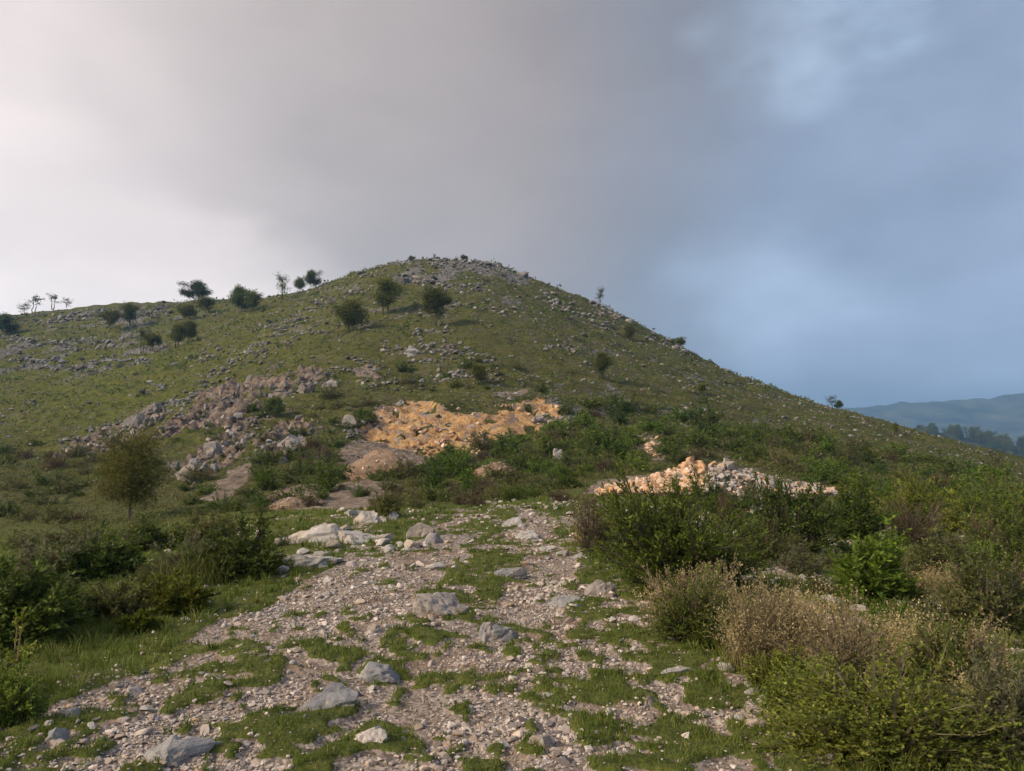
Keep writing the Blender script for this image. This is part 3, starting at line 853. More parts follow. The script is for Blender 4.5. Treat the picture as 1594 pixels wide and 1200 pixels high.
BOULDERS = [
 (685, 955, 86, 40, 'rounded grey boulder half buried in the middle of the track', 'boulder', .1, .0, .8, 1),
 (768, 998, 82, 42, 'blue grey wedge of bedrock rising to a point beside the track centre', 'boulder', .25, -.28, .6, 2),
 (505, 1103, 128, 50, 'large pale and blue grey slab sloping out of the lower track', 'boulder', .15, -.22, .6, 3),
 (590, 1060, 70, 30, 'low blue grey stone behind a bright grass tuft on the track', 'boulder', .0, .1, .7, 4),
 (262, 1188, 170, 48, 'long flat bedrock slab at the bottom edge of the track', 'boulder', .3, -.16, .5, 5),
 (588, 986, 44, 18, 'small dark grey stone with grass around it above the sloping slab', 'boulder', .0, .15, .7, 6),
 (874, 945, 80, 28, 'low brownish bedrock hump next to the large leafy shrub', 'boulder', .2, -.2, .6, 7),
 (938, 925, 54, 26, 'grey stone block at the foot of the large leafy shrub', 'boulder', .1, -.2, .6, 8),
 (792, 897, 54, 17, 'thin grey stone lying between the two wheel ruts', 'boulder', .0, -.1, .6, 9),
 (678, 884, 30, 12, 'small pale stone on the edge of the upper wheel rut', 'pale', .0, .1, .7, 10),
 (497, 842, 136, 38, 'long pale limestone ledge slanting up beside the track', 'pale', .12, -.22, .45, 11),
 (550, 846, 100, 40, 'pale pointed limestone block below the long ledge', 'pale', .0, -.1, .6, 12),
 (568, 815, 42, 30, 'grey angular limestone block behind the pointed pale block', 'pale', .0, -.3, .7, 13),
 (462, 882, 122, 28, 'lowest pale limestone ledge in the grass left of the track', 'pale', .1, -.18, .45, 14),
 (500, 868, 30, 24, 'upright white rock at the end of the lowest ledge', 'pale', .3, .3, .8, 15),
 (652, 836, 42, 30, 'blue grey rock at the head of the wheel rut', 'boulder', .0, .12, .8, 16),
 (672, 846, 28, 24, 'dark slanting rock at the edge of the wheel rut', 'boulder', .2, .4, .7, 17),
 (803, 820, 40, 20, 'pinkish bedrock step at the crest of the track', 'pale', .0, -.2, .8, 18),
 (826, 840, 50, 20, 'second pinkish bedrock step in the wheel rut', 'pale', .2, -.1, .8, 19),
 (848, 857, 42, 16, 'third flat bedrock step lower in the wheel rut', 'pale', .1, -.1, .8, 20),
 (903, 868, 28, 16, 'rounded pale stone in grass left of the large leafy shrub', 'pale', .0, .0, .8, 21),
 (877, 866, 22, 16, 'small grey stone beside the rounded pale stone', 'boulder', .0, .2, .8, 22),
 (892, 836, 16, 10, 'orange brown stone on the grassy verge', 'orange', .0, .0, .8, 23),
 (1012, 1102, 34, 24, 'square brown block among the gravel right of the track centre', 'stone', .4, .05, .8, 24),
 (572, 1155, 50, 26, 'flat tan stone set flush in the lower track', 'stone', .2, .0, .9, 25),
 (1050, 1047, 66, 12, 'thin curved stone slab on the right verge', 'pale', .35, -.1, .3, 26),
 (1135, 1044, 34, 16, 'pale broken stone under the dry grey weeds', 'pale', .0, -.1, .7, 27),
 (986, 966, 16, 10, 'small bright white stone below the dry grass', 'pale', .0, .0, .8, 28),
 (1278, 862, 32, 32, 'slanting grey rock right of the leafy shrubs', 'pale', .0, -.7, .6, 29),
 (1180, 862, 24, 14, 'white rock pair peeping out beside the large shrub', 'pale', .0, .0, .8, 30),
 (1255, 946, 60, 14, 'flat lichen spotted slab above the dry weeds', 'pale', .0, .05, .8, 31),
 (1300, 938, 40, 14, 'small tilted slab next to the lichen spotted slab', 'pale', .3, .15, .8, 32),
 (1278, 968, 30, 18, 'rounded grey stone below the lichen spotted slab', 'boulder', .0, .0, .8, 33),
 (1375, 972, 22, 16, 'pinkish grey stone in the scrub right of the slabs', 'boulder', .0, .0, .8, 34),
 (1495, 992, 26, 20, 'upright grey stone rising from dry weeds', 'pale', .0, .5, .7, 35),
 (1418, 988, 14, 10, 'small white stone at the edge of the dry grass', 'pale', .0, .0, .8, 36),
 (1560, 1122, 40, 18, 'grey stone in the lower right corner scrub', 'pale', .0, .1, .8, 37),
 (1538, 1108, 22, 14, 'small grey stone touching the corner scrub stone', 'pale', .0, .3, .8, 38),
 (1298, 1182, 22, 16, 'round stone in grass at the right bottom', 'pale', .0, .0, .8, 39),
 (1185, 1132, 40, 14, 'pale flat stone on the lower right verge', 'pale', .2, .1, .8, 40),
 (213, 893, 34, 16, 'blue grey stone between the dark bushes on the left', 'boulder', .0, .0, .8, 41),
 (285, 838, 36, 20, 'pale rock showing above the dark bushes on the left', 'pale', .0, .0, .8, 42),
 (108, 1118, 26, 16, 'grey square stone at the left edge of the gravel', 'boulder', .2, .0, .8, 43),
 (80, 1152, 34, 22, 'grey stone tilted in the grass at lower left', 'boulder', .2, .2, .8, 44),
 (206, 1080, 22, 12, 'dark grey stone under a grass mat left of the rut', 'boulder', .2, .0, .8, 45),
 (840, 1160, 40, 20, 'dark squared stone with grass behind it in the lower track', 'boulder', .2, .0, .8, 46),
]
for b in BOULDERS:
    px, py, w, h, lab, mat, yaw, tilt, dep, sd_ = b
    boulder(px, py, w, h, lab, mat, yaw, tilt, dep, sd_, 5 if w > 80 else 4 if w > 30 else 3)
# a string of small stones by the ledges and among the slabs
RS = [(430, 850), (445, 872), (412, 885), (438, 892), (472, 862), (520, 852), (535, 826), (596, 848), (608, 858), (602, 842), (622, 850), (642, 852), (590, 812), (612, 806), (545, 802), (532, 797),
      (1340, 870), (1365, 845), (1325, 925), (1335, 950), (1225, 960), (1240, 925), (1355, 985), (1460, 930), (1500, 880), (1520, 905), (1430, 905), (1545, 960), (1405, 945), (1190, 1092), (1170, 1078), (1205, 1105),
      (1150, 1118), (1235, 1150), (1330, 905), (1390, 870), (1450, 875)]
for (px, py) in RS:
    X, Y, Z = hit(px, py)
    s = rng.uniform(7, 14) * Y / F
    o = link('verge_stone', stone_mesh(int(rng.integers(0, 12)), 'pale'), None, (X, Y, Z + s * .2), (rng.normal(0, .3), rng.normal(0, .3), rng.uniform(0, 6.28)), (s, s * .8, s * .65))
    tag(o, 'small pale stone lying among the limestone ledges' if px < 560 else 'small pale stone lying by the head of the wheel rut' if px < 700 else 'small pale stone on the lower right verge below the dry weeds' if py > 1050 else 'small pale stone around the lichen spotted slab' if px < 1345 else 'small pale stone in the scrub near the right edge', 'stone', 'loose stones in the grass')

# hillside limestone: scattered rocks, denser in bands and along ribs
RIBS = [[(100, 690), (190, 655), (300, 615), (330, 590), (370, 560), (420, 520), (480, 490)], [(140, 690), (250, 650), (300, 620)], [(230, 690), (300, 655), (360, 630)],
        [(380, 680), (440, 620), (500, 590), (540, 575)], [(300, 745), (350, 690), (400, 650), (440, 640)], [(600, 545), (660, 540), (720, 545), (760, 560)], [(400, 510), (440, 505), (480, 480), (520, 470)],
        [(0, 520), (80, 540), (180, 535), (230, 520)], [(20, 560), (120, 570), (230, 560)], [(60, 500), (150, 490), (260, 485)], [(620, 410), (700, 408), (760, 412), (820, 428)], [(620, 440), (680, 440), (760, 450)],
        [(650, 590), (720, 575), (780, 590)], [(920, 478), (980, 498)], [(1040, 530), (1070, 545)], [(290, 740), (330, 730)], [(390, 720), (450, 690), (500, 660)], [(600, 640), (570, 660), (540, 690)], [(850, 655), (890, 650)]]
hx, hd = scatter(52000, 50, 235, -120, 1720)
Rh = regions(hx, hd)
ribd = np.minimum.reduce([line_d(Rh['px'], Rh['py'], r) for r in RIBS])
wgt = .15 + .40 * sstep(.6 * fbm(hx * .22, hd * .22, 3, 91) + .4 * fbm(hx * .12, hd * .7, 3, 92), .52, .62) + .65 * Rh['rocky'] + .8 * np.exp(-(ribd / 7) ** 2)
wgt += .85 * Rh['ledge']
wgt += .7 * Rh['soil'] + .12 * Rh['scar']
wgt += .16 * sstep(Rh['px'], 620, 900) * sstep(Rh['py'], 440, 480)
wgt = np.where(Rh['py'] > 640 + .08 * np.maximum(Rh['px'] - 850, 0), wgt * .6, wgt)
keep = rng.uniform(0, 1, len(hx)) < wgt * .75
hx, hd, ribd = hx[keep], hd[keep], ribd[keep]
hz = land_z(hx, hd)
hs = (2.0 * hd / F) * (1 - rng.uniform(0, 1, len(hx)) * .98) ** (-1 / 2.6)
hs = np.minimum(hs * np.where(ribd < 9, 1.35, 1.0), 12 * hd / F)
RIBS += [[(470, 480), (520, 462), (560, 450)], [(580, 470), (620, 462)], [(430, 540), (470, 520), (520, 500)], [(380, 570), (420, 548)], [(640, 520), (700, 515)], [(840, 455), (900, 480)], [(760, 480), (800, 490)],
         [(200, 620), (270, 600)], [(850, 540), (900, 545)], [(700, 470), (740, 476)], [(560, 600), (620, 590)], [(1000, 520), (1040, 535)], [(860, 470), (930, 500), (960, 520)], [(300, 560), (350, 545)], [(520, 430), (600, 425), (640, 432)], [(640, 560), (720, 552)], [(540, 560), (600, 575)]]
ex = []
for r_ in RIBS:
    for (x0, y0), (x1, y1) in zip(r_[:-1], r_[1:]):
        for _ in range(int(math.hypot(x1 - x0, y1 - y0) * .55)):
            t_ = rng.uniform()
            ex.append((x0 + (x1 - x0) * t_ + rng.normal(0, 6), y0 + (y1 - y0) * t_ + rng.normal(0, 3.2)))
ex = np.array(ex)
ev = ((CY - ex[:, 1]) / F)[:, None]
ed = np.exp(np.linspace(math.log(40), math.log(300), 420))[None]
ey = CT - ev * ST
exx, ezz = ((ex[:, 0] - CX) / F)[:, None] / ey * ed, CAMZ + (ST + ev * CT) / ey * ed
up_ = base_z(exx, np.broadcast_to(ed, exx.shape)) >= ezz
ei = np.where(up_.any(1), up_.argmax(1), 0)
ex = np.stack([exx[np.arange(len(ei)), ei], ed[0, ei]], 1)[ei > 0]
ex = np.column_stack([ex, land_z(ex[:, 0], ex[:, 1]), rng.uniform(3.0, 9.5, len(ex)) * ex[:, 1] / F])
hx, hd, hz, hs = (np.concatenate([p, ex[:, i]]) for i, p in enumerate((hx, hd, hz, hs)))
HP = np.stack([hx, hd, hz], 1)
order = np.argsort(-hs / hd)
vis = np.abs(F * hx / hd) < 790
bigh = [i for i in order if vis[i]][:300]
resth = np.setdiff1d(np.arange(len(hx)), bigh)
g2 = stone_field('scree', HP[resth], hs[resth], 'hillrock', 5, PEB, (.5, .9), .25, .4, hill_o)
g2['kind'] = 'stuff'
for i in bigh:
    s = hs[i] / 2
    link('rock', stone_mesh(int(rng.integers(0, 12)), 'hillrock'), hill_o, (hx[i], hd[i], hz[i] + s * .25), (rng.normal(0, .3), rng.normal(0, .3), rng.uniform(0, 6.28)), (s * rng.uniform(.9, 1.4), s * rng.uniform(.7, 1), s * rng.uniform(.5, .9)))

# fallen blocks on the cut slope and the brown cliff
def region_stones(poly, n, lo, hi, mat, name, parent, flat=(.6, 1.1), jitter=0):
    xs, ys = zip(*poly)
    got = []
    while len(got) < n:
        px, py = rng.uniform(min(xs), max(xs)), rng.uniform(min(ys), max(ys))
        if inside(np.array([px]), np.array([py]), poly)[0]:
            got.append((px, py))
    for (px, py) in got:
        X, Y, Z = hit(px, py)
        s = rng.uniform(lo, hi) ** 1.0 * Y / F / 2
        mm = mat if isinstance(mat, str) else mat[int(rng.integers(0, len(mat)))]
        link(name, stone_mesh(int(rng.integers(0, 12)), mm), parent, (X, Y, Z + s * .2), (rng.normal(0, .4), rng.normal(0, .4), rng.uniform(0, 6.28)), (s * rng.uniform(.9, 1.4), s * rng.uniform(.7, 1), s * rng.uniform(*flat)))
region_stones(QUARRY, 44, 3, 8, ['orange', 'orange', 'darkrock', 'rubble'], 'rock', quarry_o, (.6, 1.0))
region_stones([(820, 655), (890, 645), (885, 668), (830, 672)], 18, 6, 10, 'rubble', 'rock', quarry_o)
region_stones(SCAR, 34, 4, 8, ['darkrock', 'rubble', 'hillrock', 'darkrock'], 'rock', hill_o, (1.1, 2.2))
region_stones(SCAR4, 26, 5, 12, ['hillrock', 'rubble'], 'rock', hill_o, (.6, 1.2))
region_stones(SCAR3, 26, 6, 14, ['hillrock', 'rubble'], 'rock', hill_o, (.7, 1.2))
region_stones(SCAR2, 22, 5, 13, ['darkrock', 'rubble', 'hillrock'], 'rock', hill_o, (.8, 1.5))
for (px, py, w, h, lab, mat) in [
    (620, 634, 30, 15, 'blue grey block at the top edge of the orange cut', 'hillrock'), (868, 716, 26, 20, 'large white block on the slope right of the orange cut', 'pale'),
    (876, 724, 24, 14, 'lower white block beside the large white block', 'pale'), (845, 702, 30, 10, 'flat pale slab above the white blocks', 'pale'),
    (858, 698, 14, 18, 'upright grey stone behind the white blocks', 'pale'), (285, 742, 44, 26, 'broad whitish outcrop below the brown cliff', 'rubble'), (325, 712, 34, 22, 'whitish outcrop halfway up the left slope', 'rubble'),
    (475, 612, 34, 20, 'white topped outcrop at the right end of the brown cliff', 'rubble'), (512, 603, 26, 16, 'pale outcrop in grass right of the brown cliff', 'rubble'),
    (165, 690, 50, 16, 'grey slanting outcrop behind the young pine', 'hillrock'), (200, 668, 40, 26, 'upright grey outcrop above the young pine', 'hillrock'), (235, 640, 40, 20, 'blue grey rib of rock on the left slope', 'hillrock'),
    (450, 700, 40, 22, 'grey outcrop in the scrub left of the sandy mound', 'rubble'), (545, 664, 28, 22, 'grey outcrop against the left side of the orange cut', 'hillrock'), (640, 553, 50, 16, 'dark grey outcrop in the middle of the hillside', 'hillrock'), (705, 541, 46, 12, 'pale outcrop right of the dark mid-hill outcrop', 'hillrock'),
    (625, 442, 40, 16, 'grey outcrop just under the summit', 'hillrock'), (650, 436, 16, 7, 'small white rock near the summit', 'pale'), (812, 430, 30, 12, 'rock ledge on the skyline right of the summit', 'hillrock'), (981, 504, 14, 9, 'dark block on the right skyline', 'hillrock')]:
    boulder(px, py, w, h, lab, mat, rng.uniform(-.3, .3), rng.uniform(-.3, .2), .8, int(rng.integers(50, 900)), 4 if w > 25 else 3, 14, 'rock_outcrop', .3, None, .45, 'rock')

# earth mounds by the cut
def mound(name, px, py, w, h, label, mat, seed):
    X, Y, Z = hit(px, py)
    k = Y / F
    v, f = ICO[5]
    v = v.copy()
    r = 1 + .9 * noise3(v, 1.6, seed, 4) + .35 * noise3(v, 6, seed + 3, 3)
    v *= r[:, None]
    v[:, 2] = np.where(v[:, 2] > 0, v[:, 2] * (1 - .25 * np.abs(v[:, 0])), v[:, 2])
    v *= np.array([w * k / 2, w * k * .32, h * k])
    o = link(name, mesh_np(name, v, [f], [M[mat]], None, {'tint': np.zeros(len(v))}, True), None, (X, Y + w * k * .2, Z - h * k * .12))
    rr = np.random.default_rng(seed)
    for q in rr.choice(np.where(v[:, 2] > h * k * .15)[0], 40, False):
        s_ = rr.uniform(2.5, 6) * k / 2
        link('stone', stone_mesh(int(rr.integers(0, 12)), 'orange' if rr.uniform() < .5 else 'rubble'), o, v[q], (rr.normal(0, .4), rr.normal(0, .4), rr.uniform(0, 6.28)), (s_ * 1.2, s_, s_ * .8))
    return tag(o, label, 'mound')
M['earth'] = stone_mat('bare_earth', [(.3, (.11, .082, .060)), (.5, (.235, .172, .122)), (.7, (.40, .32, .25))], 5.0, (.32, .19, .11), .35, None, .12, .1)
mound('earth_mound', 588, 742, 120, 50, 'sandy earth mound at the left foot of the orange cut', 'earth', 3)
mound('earth_mound', 772, 742, 76, 24, 'small reddish earth mound in the scrub below the cut', 'earth', 8)
mound('earth_mound', 455, 790, 80, 20, 'low bare earth bank behind the pale ledges', 'earth', 12)

# the rubble heap on the right
HEAP = [(925, 760, 0), (985, 746, 14), (1030, 734, 22), (1060, 722, 30), (1076, 712, 34), (1094, 724, 28), (1130, 711, 38), (1165, 730, 28), (1210, 740, 22), (1250, 750, 14), (1300, 760, 4)]
hp = np.array(HEAP, float)
HX0, HY0, HZ0 = hit(1080, 764)
heap = link('rubble_heap', None, None, (HX0, HY0, HZ0))
tag(heap, 'long heap of broken orange and grey rubble behind the large shrub', 'rubble heap')
def heap_pt(px, fr, back=0.0):
    top = np.interp(px, hp[:, 0], hp[:, 1])
    bot = np.interp(px, [925, 1080, 1300], [766, 766, 768]) + 14 * (fbm(np.asarray(px, float) / 30. + 7, np.asarray(px, float) * 0, 2, 96) - .5)
    top = top + 3 + 7 * (fbm(np.asarray(px, float) / 22., np.asarray(px, float) * 0, 2, 97) - .5)
    py = bot + (top - bot) * fr
    D = 26.0 + 2.2 * fr + back
    v = (CY - py) / F
    dy, dz = CT - v * ST, ST + v * CT
    return np.stack([(px - CX) / F / dy * D, D + 0 * px, CAMZ + dz / dy * D], -1)
pg, fg = np.meshgrid(np.linspace(925, 1300, 90), np.linspace(0, 1, 14), indexing='ij')
hv = heap_pt(pg.ravel(), fg.ravel()).reshape(90, 14, 3)
hv[..., 2] -= .10
bk = np.stack([hv[:, -1] + np.array([0, 1.2, -.35]), hv[:, -1] + np.array([0, 3.0, -1.6])], 1)
hv = np.concatenate([hv, bk], 1)
nn, kk = hv.shape[:2]
i_, j_ = np.meshgrid(np.arange(nn - 1), np.arange(kk - 1), indexing='ij')
q_ = (i_ * kk + j_).ravel()
hv = hv.reshape(-1, 3) - np.array([HX0, HY0, HZ0])
link('core', mesh_np('core', hv, [np.stack([q_, q_ + kk, q_ + kk + 1, q_ + 1], 1)], [M['earth']], None, {'tint': np.zeros(len(hv))}, True), heap)
def heap_stones(n, lo, hi):
    for _ in range(n):
        px = rng.uniform(930, 1298)
        fr = rng.uniform(.0, 1.0)
        p = heap_pt(np.array([px]), np.array([fr]))[0] - np.array([HX0, HY0, HZ0])
        s = rng.uniform(lo, hi) * 27 / F / 2
        if abs(px - 1070) < 22 and fr > .5:
            s *= 1.25
        mt = 'orange' if rng.uniform() < np.interp(px, [930, 1080, 1115, 1240, 1290], [.97, .95, .25, .2, .7]) else 'rubble'
        link('stone', stone_mesh(int(rng.integers(0, 12)), mt), heap, p, (rng.normal(0, .6), rng.normal(0, .6), rng.uniform(0, 6.28)), (s * rng.uniform(.9, 1.4), s * rng.uniform(.7, 1), s * rng.uniform(.5, .9)))
heap_stones(300, 9, 17)
for (p0_, p1_, n_, mt_) in ((928, 1100, 430, 'orange'), (1100, 1298, 470, 'rubble')):
    gp = heap_pt(rng.uniform(p0_, p1_, n_), rng.uniform(0, 1, n_)) - np.array([HX0, HY0, HZ0])
    hr = stone_field('rubble', gp, rng.uniform(4, 9, n_) * 27 / F, mt_, 9, PEB, (.5, .9), .3, .6, heap)
    hr['kind'] = 'stuff'
# second low heap lower down
h2 = link('rubble_heap', None, None, hit(1180, 800))
tag(h2, 'small pile of grey pink broken stones between the leafy shrubs', 'rubble heap')
for _ in range(70):
    u, v_ = rng.uniform(-1, 1), rng.uniform(0, 1)
    X, Y, Z = h2.location
    s = rng.uniform(6, 12) * Y / F / 2
    px, py = 1178 + u * 26 * (1 - .4 * v_), 800 - 34 * v_
    link('stone', stone_mesh(int(rng.integers(0, 12)), 'rubble'), h2, ((px - 1180) * Y / F, v_ * .9, (800 - py) * Y / F), (rng.normal(0, .5), rng.normal(0, .5), rng.uniform(0, 6.28)), (s * 1.2, s * .85, s * .7))
# stones at the crest of the track and the small landslip
for (cx, cy_, wx, wy, n, mt, nm, lab) in [(815, 784, 75, 9, 46, 'rubble', 'stone_scatter', 'band of pale broken stones across the crest of the track'),
                                     (1016, 697, 13, 14, 26, 'orange', 'stone_scatter', 'narrow chute of pale orange stones in the shrub slope'),
                                     (862, 657, 26, 8, 30, 'rubble', 'stone_scatter', 'strip of pinkish broken stones right of the orange cut'),
                                     (700, 690, 60, 18, 40, 'orange', 'stone_scatter', 'orange scree at the foot of the cut')]:
    root = link(nm, None, None, hit(cx, cy_))
    tag(root, lab, 'stones')
    for _ in range(n):
        px, py = cx + rng.uniform(-wx, wx), cy_ + rng.uniform(-wy, wy)
        X, Y, Z = hit(px, py)
        s = rng.uniform(5, 10) * Y / F / 2
        link('stone', stone_mesh(int(rng.integers(0, 12)), mt), root, Vector((X, Y, Z + s * .3)) - root.location, (rng.normal(0, .4), rng.normal(0, .4), rng.uniform(0, 6.28)), (s * 1.2, s * .85, s * .7))

# ------------------------------------------------------------------ plants
def unit(v):
    return v / np.maximum(np.linalg.norm(v, axis=-1, keepdims=True), 1e-9)
def tubes(p0, p1, r0, r1):
    """three sided tapered rods"""
    n = len(p0)
    d = unit(p1 - p0)
    ref = np.where(np.abs(d[:, 2:3]) > .9, np.array([[1., 0, 0]]), np.array([[0, 0, 1.]]))
    u = unit(np.cross(d, ref))
    w = np.cross(d, u)
    vs = []
    for p, r in ((p0, r0), (p1, r1)):
        for k in range(3):
            a = 2 * math.pi * k / 3
            vs.append(p + (u * math.cos(a) + w * math.sin(a)) * np.reshape(r, (-1, 1)))
    Vv = np.stack(vs, 1).reshape(-1, 3)
    b = np.arange(n)[:, None] * 6
    f = np.concatenate([b + np.array([[k, (k + 1) % 3, 3 + (k + 1) % 3, 3 + k]]) for k in range(3)])
    return Vv, f
def leaves(pos, d, length, width, rng, fold=.25):
    n = len(pos)
    rnd = unit(rng.normal(size=(n, 3)))
    side = unit(np.cross(d, rnd))
    nrm = np.cross(side, d)
    L_ = np.reshape(length, (-1, 1))
    W_ = np.reshape(width, (-1, 1))
    mid = pos + d * L_ * .45 - nrm * W_ * fold
    Vv = np.stack([pos, mid + side * W_ * .5, pos + d * L_ - nrm * L_ * .12, mid - side * W_ * .5], 1).reshape(-1, 3)
    f = np.arange(n)[:, None] * 4 + np.array([[0, 1, 2, 3]])
    return Vv, f

def shrub_parts(seed, Wd, Hh, Dp, stems=40, twigs=8, lv=10, ll=.06, lw=.02, up=.4, spread=.12, fill=.35, twig_len=.17, lobes=.3, bare=.0, flat_top=.8):
    rng = np.random.default_rng(seed)
    az = rng.uniform(0, 2 * np.pi, stems)
    el = np.arcsin(rng.uniform(.02, 1, stems) ** flat_top)
    ph = rng.uniform(0, 6.28, 6)
    lob = 1 + lobes * (np.sin(2 * az + ph[0]) * .35 + np.sin(3 * az + ph[1] + el * 3) * .4 + np.sin(5 * az + ph[2] - el * 5) * .3) + rng.normal(0, .07, stems)
    r = lob * (fill + (1 - fill) * rng.uniform(0, 1, stems) ** .45)
    ncl = int(rng.integers(4, 8))
    ca, cd = rng.uniform(0, 2 * np.pi, ncl), rng.uniform(.15, .62, ncl)
    cc = np.stack([np.cos(ca) * cd * Wd / 2, np.sin(ca) * cd * Dp / 2], 1)
    cc[0] = 0
    hf, rf = rng.uniform(.55, 1.02, ncl), rng.uniform(.38, .58, ncl)
    hf[0] = rng.uniform(.8, 1.0)
    k_ = rng.integers(0, ncl, stems)
    shoot = np.where(rng.uniform(0, 1, stems) < .1, 1.22, 1.0)
    tip = np.stack([cc[k_, 0] + np.cos(az) * np.cos(el) ** .7 * Wd / 2 * r * rf[k_], cc[k_, 1] + np.sin(az) * np.cos(el) ** .7 * Dp / 2 * r * rf[k_], Hh * hf[k_] * (.10 + .90 * np.sin(el)) * r * shoot], 1)
    tip[:, 2] = np.maximum(tip[:, 2], .08 * Hh)
    b0 = np.stack([cc[k_, 0] * .6 + np.cos(az) * spread * Wd * .5 * rng.uniform(0, 1, stems), cc[k_, 1] * .6 + np.sin(az) * spread * Dp * .5 * rng.uniform(0, 1, stems), np.full(stems, -.05 * Hh)], 1)
    ctl = b0 * .5 + tip * .5
    ctl[:, 2] = tip[:, 2] * rng.uniform(.45, .75, stems)
    ctl[:, :2] *= .8
    def bez(t, i):
        t = t[:, None]
        return b0[i] * (1 - t) ** 2 + ctl[i] * 2 * t * (1 - t) + tip[i] * t * t
    def tan(t, i):
        t = t[:, None]
        return unit((ctl[i] - b0[i]) * (1 - t) + (tip[i] - ctl[i]) * t)
    ar = np.arange(stems)
    segs = [0, .35, .7, 1.0]
    rad = .012 * (Hh + Wd) / 2
    sv, sf, off = [], [], 0
    for t0, t1 in zip(segs[:-1], segs[1:]):
        v, f = tubes(bez(np.full(stems, t0), ar), bez(np.full(stems, t1), ar), np.full(stems, rad * (1 - t0 * .8)), np.full(stems, rad * (1 - t1 * .8)))
        sv.append(v)
        sf.append(f + off)
        off += len(v)
    nt_ = stems * twigs
    ti = np.repeat(ar, twigs)
    tt = rng.uniform(.25 + bare, 1, nt_)
    o = bez(tt, ti)
    cen = np.array([0, 0, .35 * Hh])
    d = unit(tan(tt, ti) * .6 + unit(o - cen) * .55 + rng.normal(0, .5, (nt_, 3)) + np.array([0, 0, up]))
    TL = twig_len * (Hh + Wd) / 2 * rng.uniform(.4, 1.15, nt_)
    sd_ = unit(np.cross(d, rng.normal(size=(nt_, 3)))) * rad * .25
    e_ = o + d * TL[:, None]
    v = np.stack([o - sd_, o + sd_, e_ + sd_ * .3, e_ - sd_ * .3], 1).reshape(-1, 3)
    sv.append(v)
    sf.append(np.arange(nt_)[:, None] * 4 + np.array([[0, 1, 2, 3]]) + off)
    stem = (np.concatenate(sv), np.concatenate(sf))
    nl = nt_ * lv
    li = np.repeat(np.arange(nt_), lv)
    lt = np.tile(np.linspace(.15, 1.0, lv), nt_) + rng.normal(0, .05, nl)
    pos = o[li] + d[li] * (TL[li] * lt)[:, None]
    ld = unit(d[li] * .7 + rng.normal(0, .55, (nl, 3)) + np.array([0, 0, up * .6]))
    v, f = leaves(pos, ld, ll * rng.uniform(.6, 1.25, nl), lw * rng.uniform(.7, 1.2, nl), rng)
    keep = np.repeat(pos[:, 2] > .0, 4)
    tint = np.clip(rng.normal(.42, .2, nl) + np.repeat(rng.normal(0, .12, nt_), lv), 0, 1)
    return stem, (v, f, np.repeat(tint, 4))

STYLE = {
 'drybush': dict(stems=60, twigs=10, lv=9, ll=.022, lw=.008, up=.95, mat='straw', stem='twig', fill=.55, flat_top=.6),
 'leafy': dict(stems=70, twigs=11, lv=13, ll=.075, lw=.022, up=.55, mat='fresh', stem='bark'),
 'dark': dict(stems=55, twigs=10, lv=12, ll=.050, lw=.022, up=.25, mat='dark', stem='bark'),
 'olive': dict(stems=55, twigs=10, lv=11, ll=.050, lw=.016, up=.4, mat='olive', stem='twig'),
 'grey': dict(stems=60, twigs=9, lv=10, ll=.042, lw=.014, up=.6, mat='grey', stem='twig', fill=.5, bare=.15),
 'yellow': dict(stems=70, twigs=11, lv=11, ll=.060, lw=.020, up=.6, mat='yellow', stem='twig', lobes=.15),
 'brown': dict(stems=70, twigs=10, lv=7, ll=.045, lw=.010, up=.6, mat='brown', stem='twig', fill=.5),
 'weed': dict(stems=120, twigs=11, lv=12, ll=.024, lw=.011, up=.45, mat='weed', stem='twig', fill=.4),
}
def plant(name, seed, Wd, Hh, Dp, style, n_scale=1.0, leaf_scale=1.0, one_mesh=False, **over):
    st = dict(STYLE[style])
    st.update(over)
    mat, smat = st.pop('mat'), st.pop('stem')
    st['stems'] = max(8, int(st['stems'] * n_scale * 1.0))
    st['ll'] *= leaf_scale * .80
    st['lw'] *= leaf_scale * .95
    (sv, sf), (lv_, lf, tint) = shrub_parts(seed, Wd, Hh, Dp, **st)
    lo_, hi_ = np.percentile(lv_[:, 0], [1.0, 99.0])
    ly_, hy_ = np.percentile(lv_[:, 1], [1.0, 99.0])
    fit = np.array([Wd / (hi_ - lo_), Dp / (hy_ - ly_), Hh / np.percentile(lv_[:, 2], 99.3)])
    sh_ = np.array([(lo_ + hi_) / 2, (ly_ + hy_) / 2, 0])
    sv, lv_ = (sv - sh_) * fit, (lv_ - sh_) * fit                 # grown to the size asked for
    if one_mesh:
        Vv = np.concatenate([sv, lv_])
        me = mesh_np(name, Vv, [np.concatenate([sf, lf + len(sv)])], [M[smat], M[mat]], np.concatenate([np.zeros(len(sf)), np.ones(len(lf))]), {'tint': np.concatenate([np.zeros(len(sv)), tint])})
        return me
    return mesh_np('stems', sv, [sf], [M[smat]]), mesh_np('foliage', lv_, [lf], [M[mat]], None, {'tint': tint})
def shrub(px, py, w, h, style, label, name='shrub', cat='shrub', seed=None, n_scale=1.0, leaf_scale=1.0, dscale=.85, group=None, **over):
    X, Y, Z = hit(px, py)
    k = Y / F
    seed = seed or int(px * 7 + py)
    Wd, Hh = w * k, h * k
    dp = Wd * dscale
    a, b = plant(name, seed, Wd, Hh, dp, style, n_scale, leaf_scale, **over)
    Yc = Y + dp * .32
    Xc = X * Yc / Y
    Zc = float(land_z(np.array([Xc]), np.array([Yc]))[0])
    root = link(name, None, None, (Xc, Yc, min(Zc, Z + .12)))
    link('stems', a, root)
    link('foliage', b, root)
    tag(root, label, cat, group)
    return root

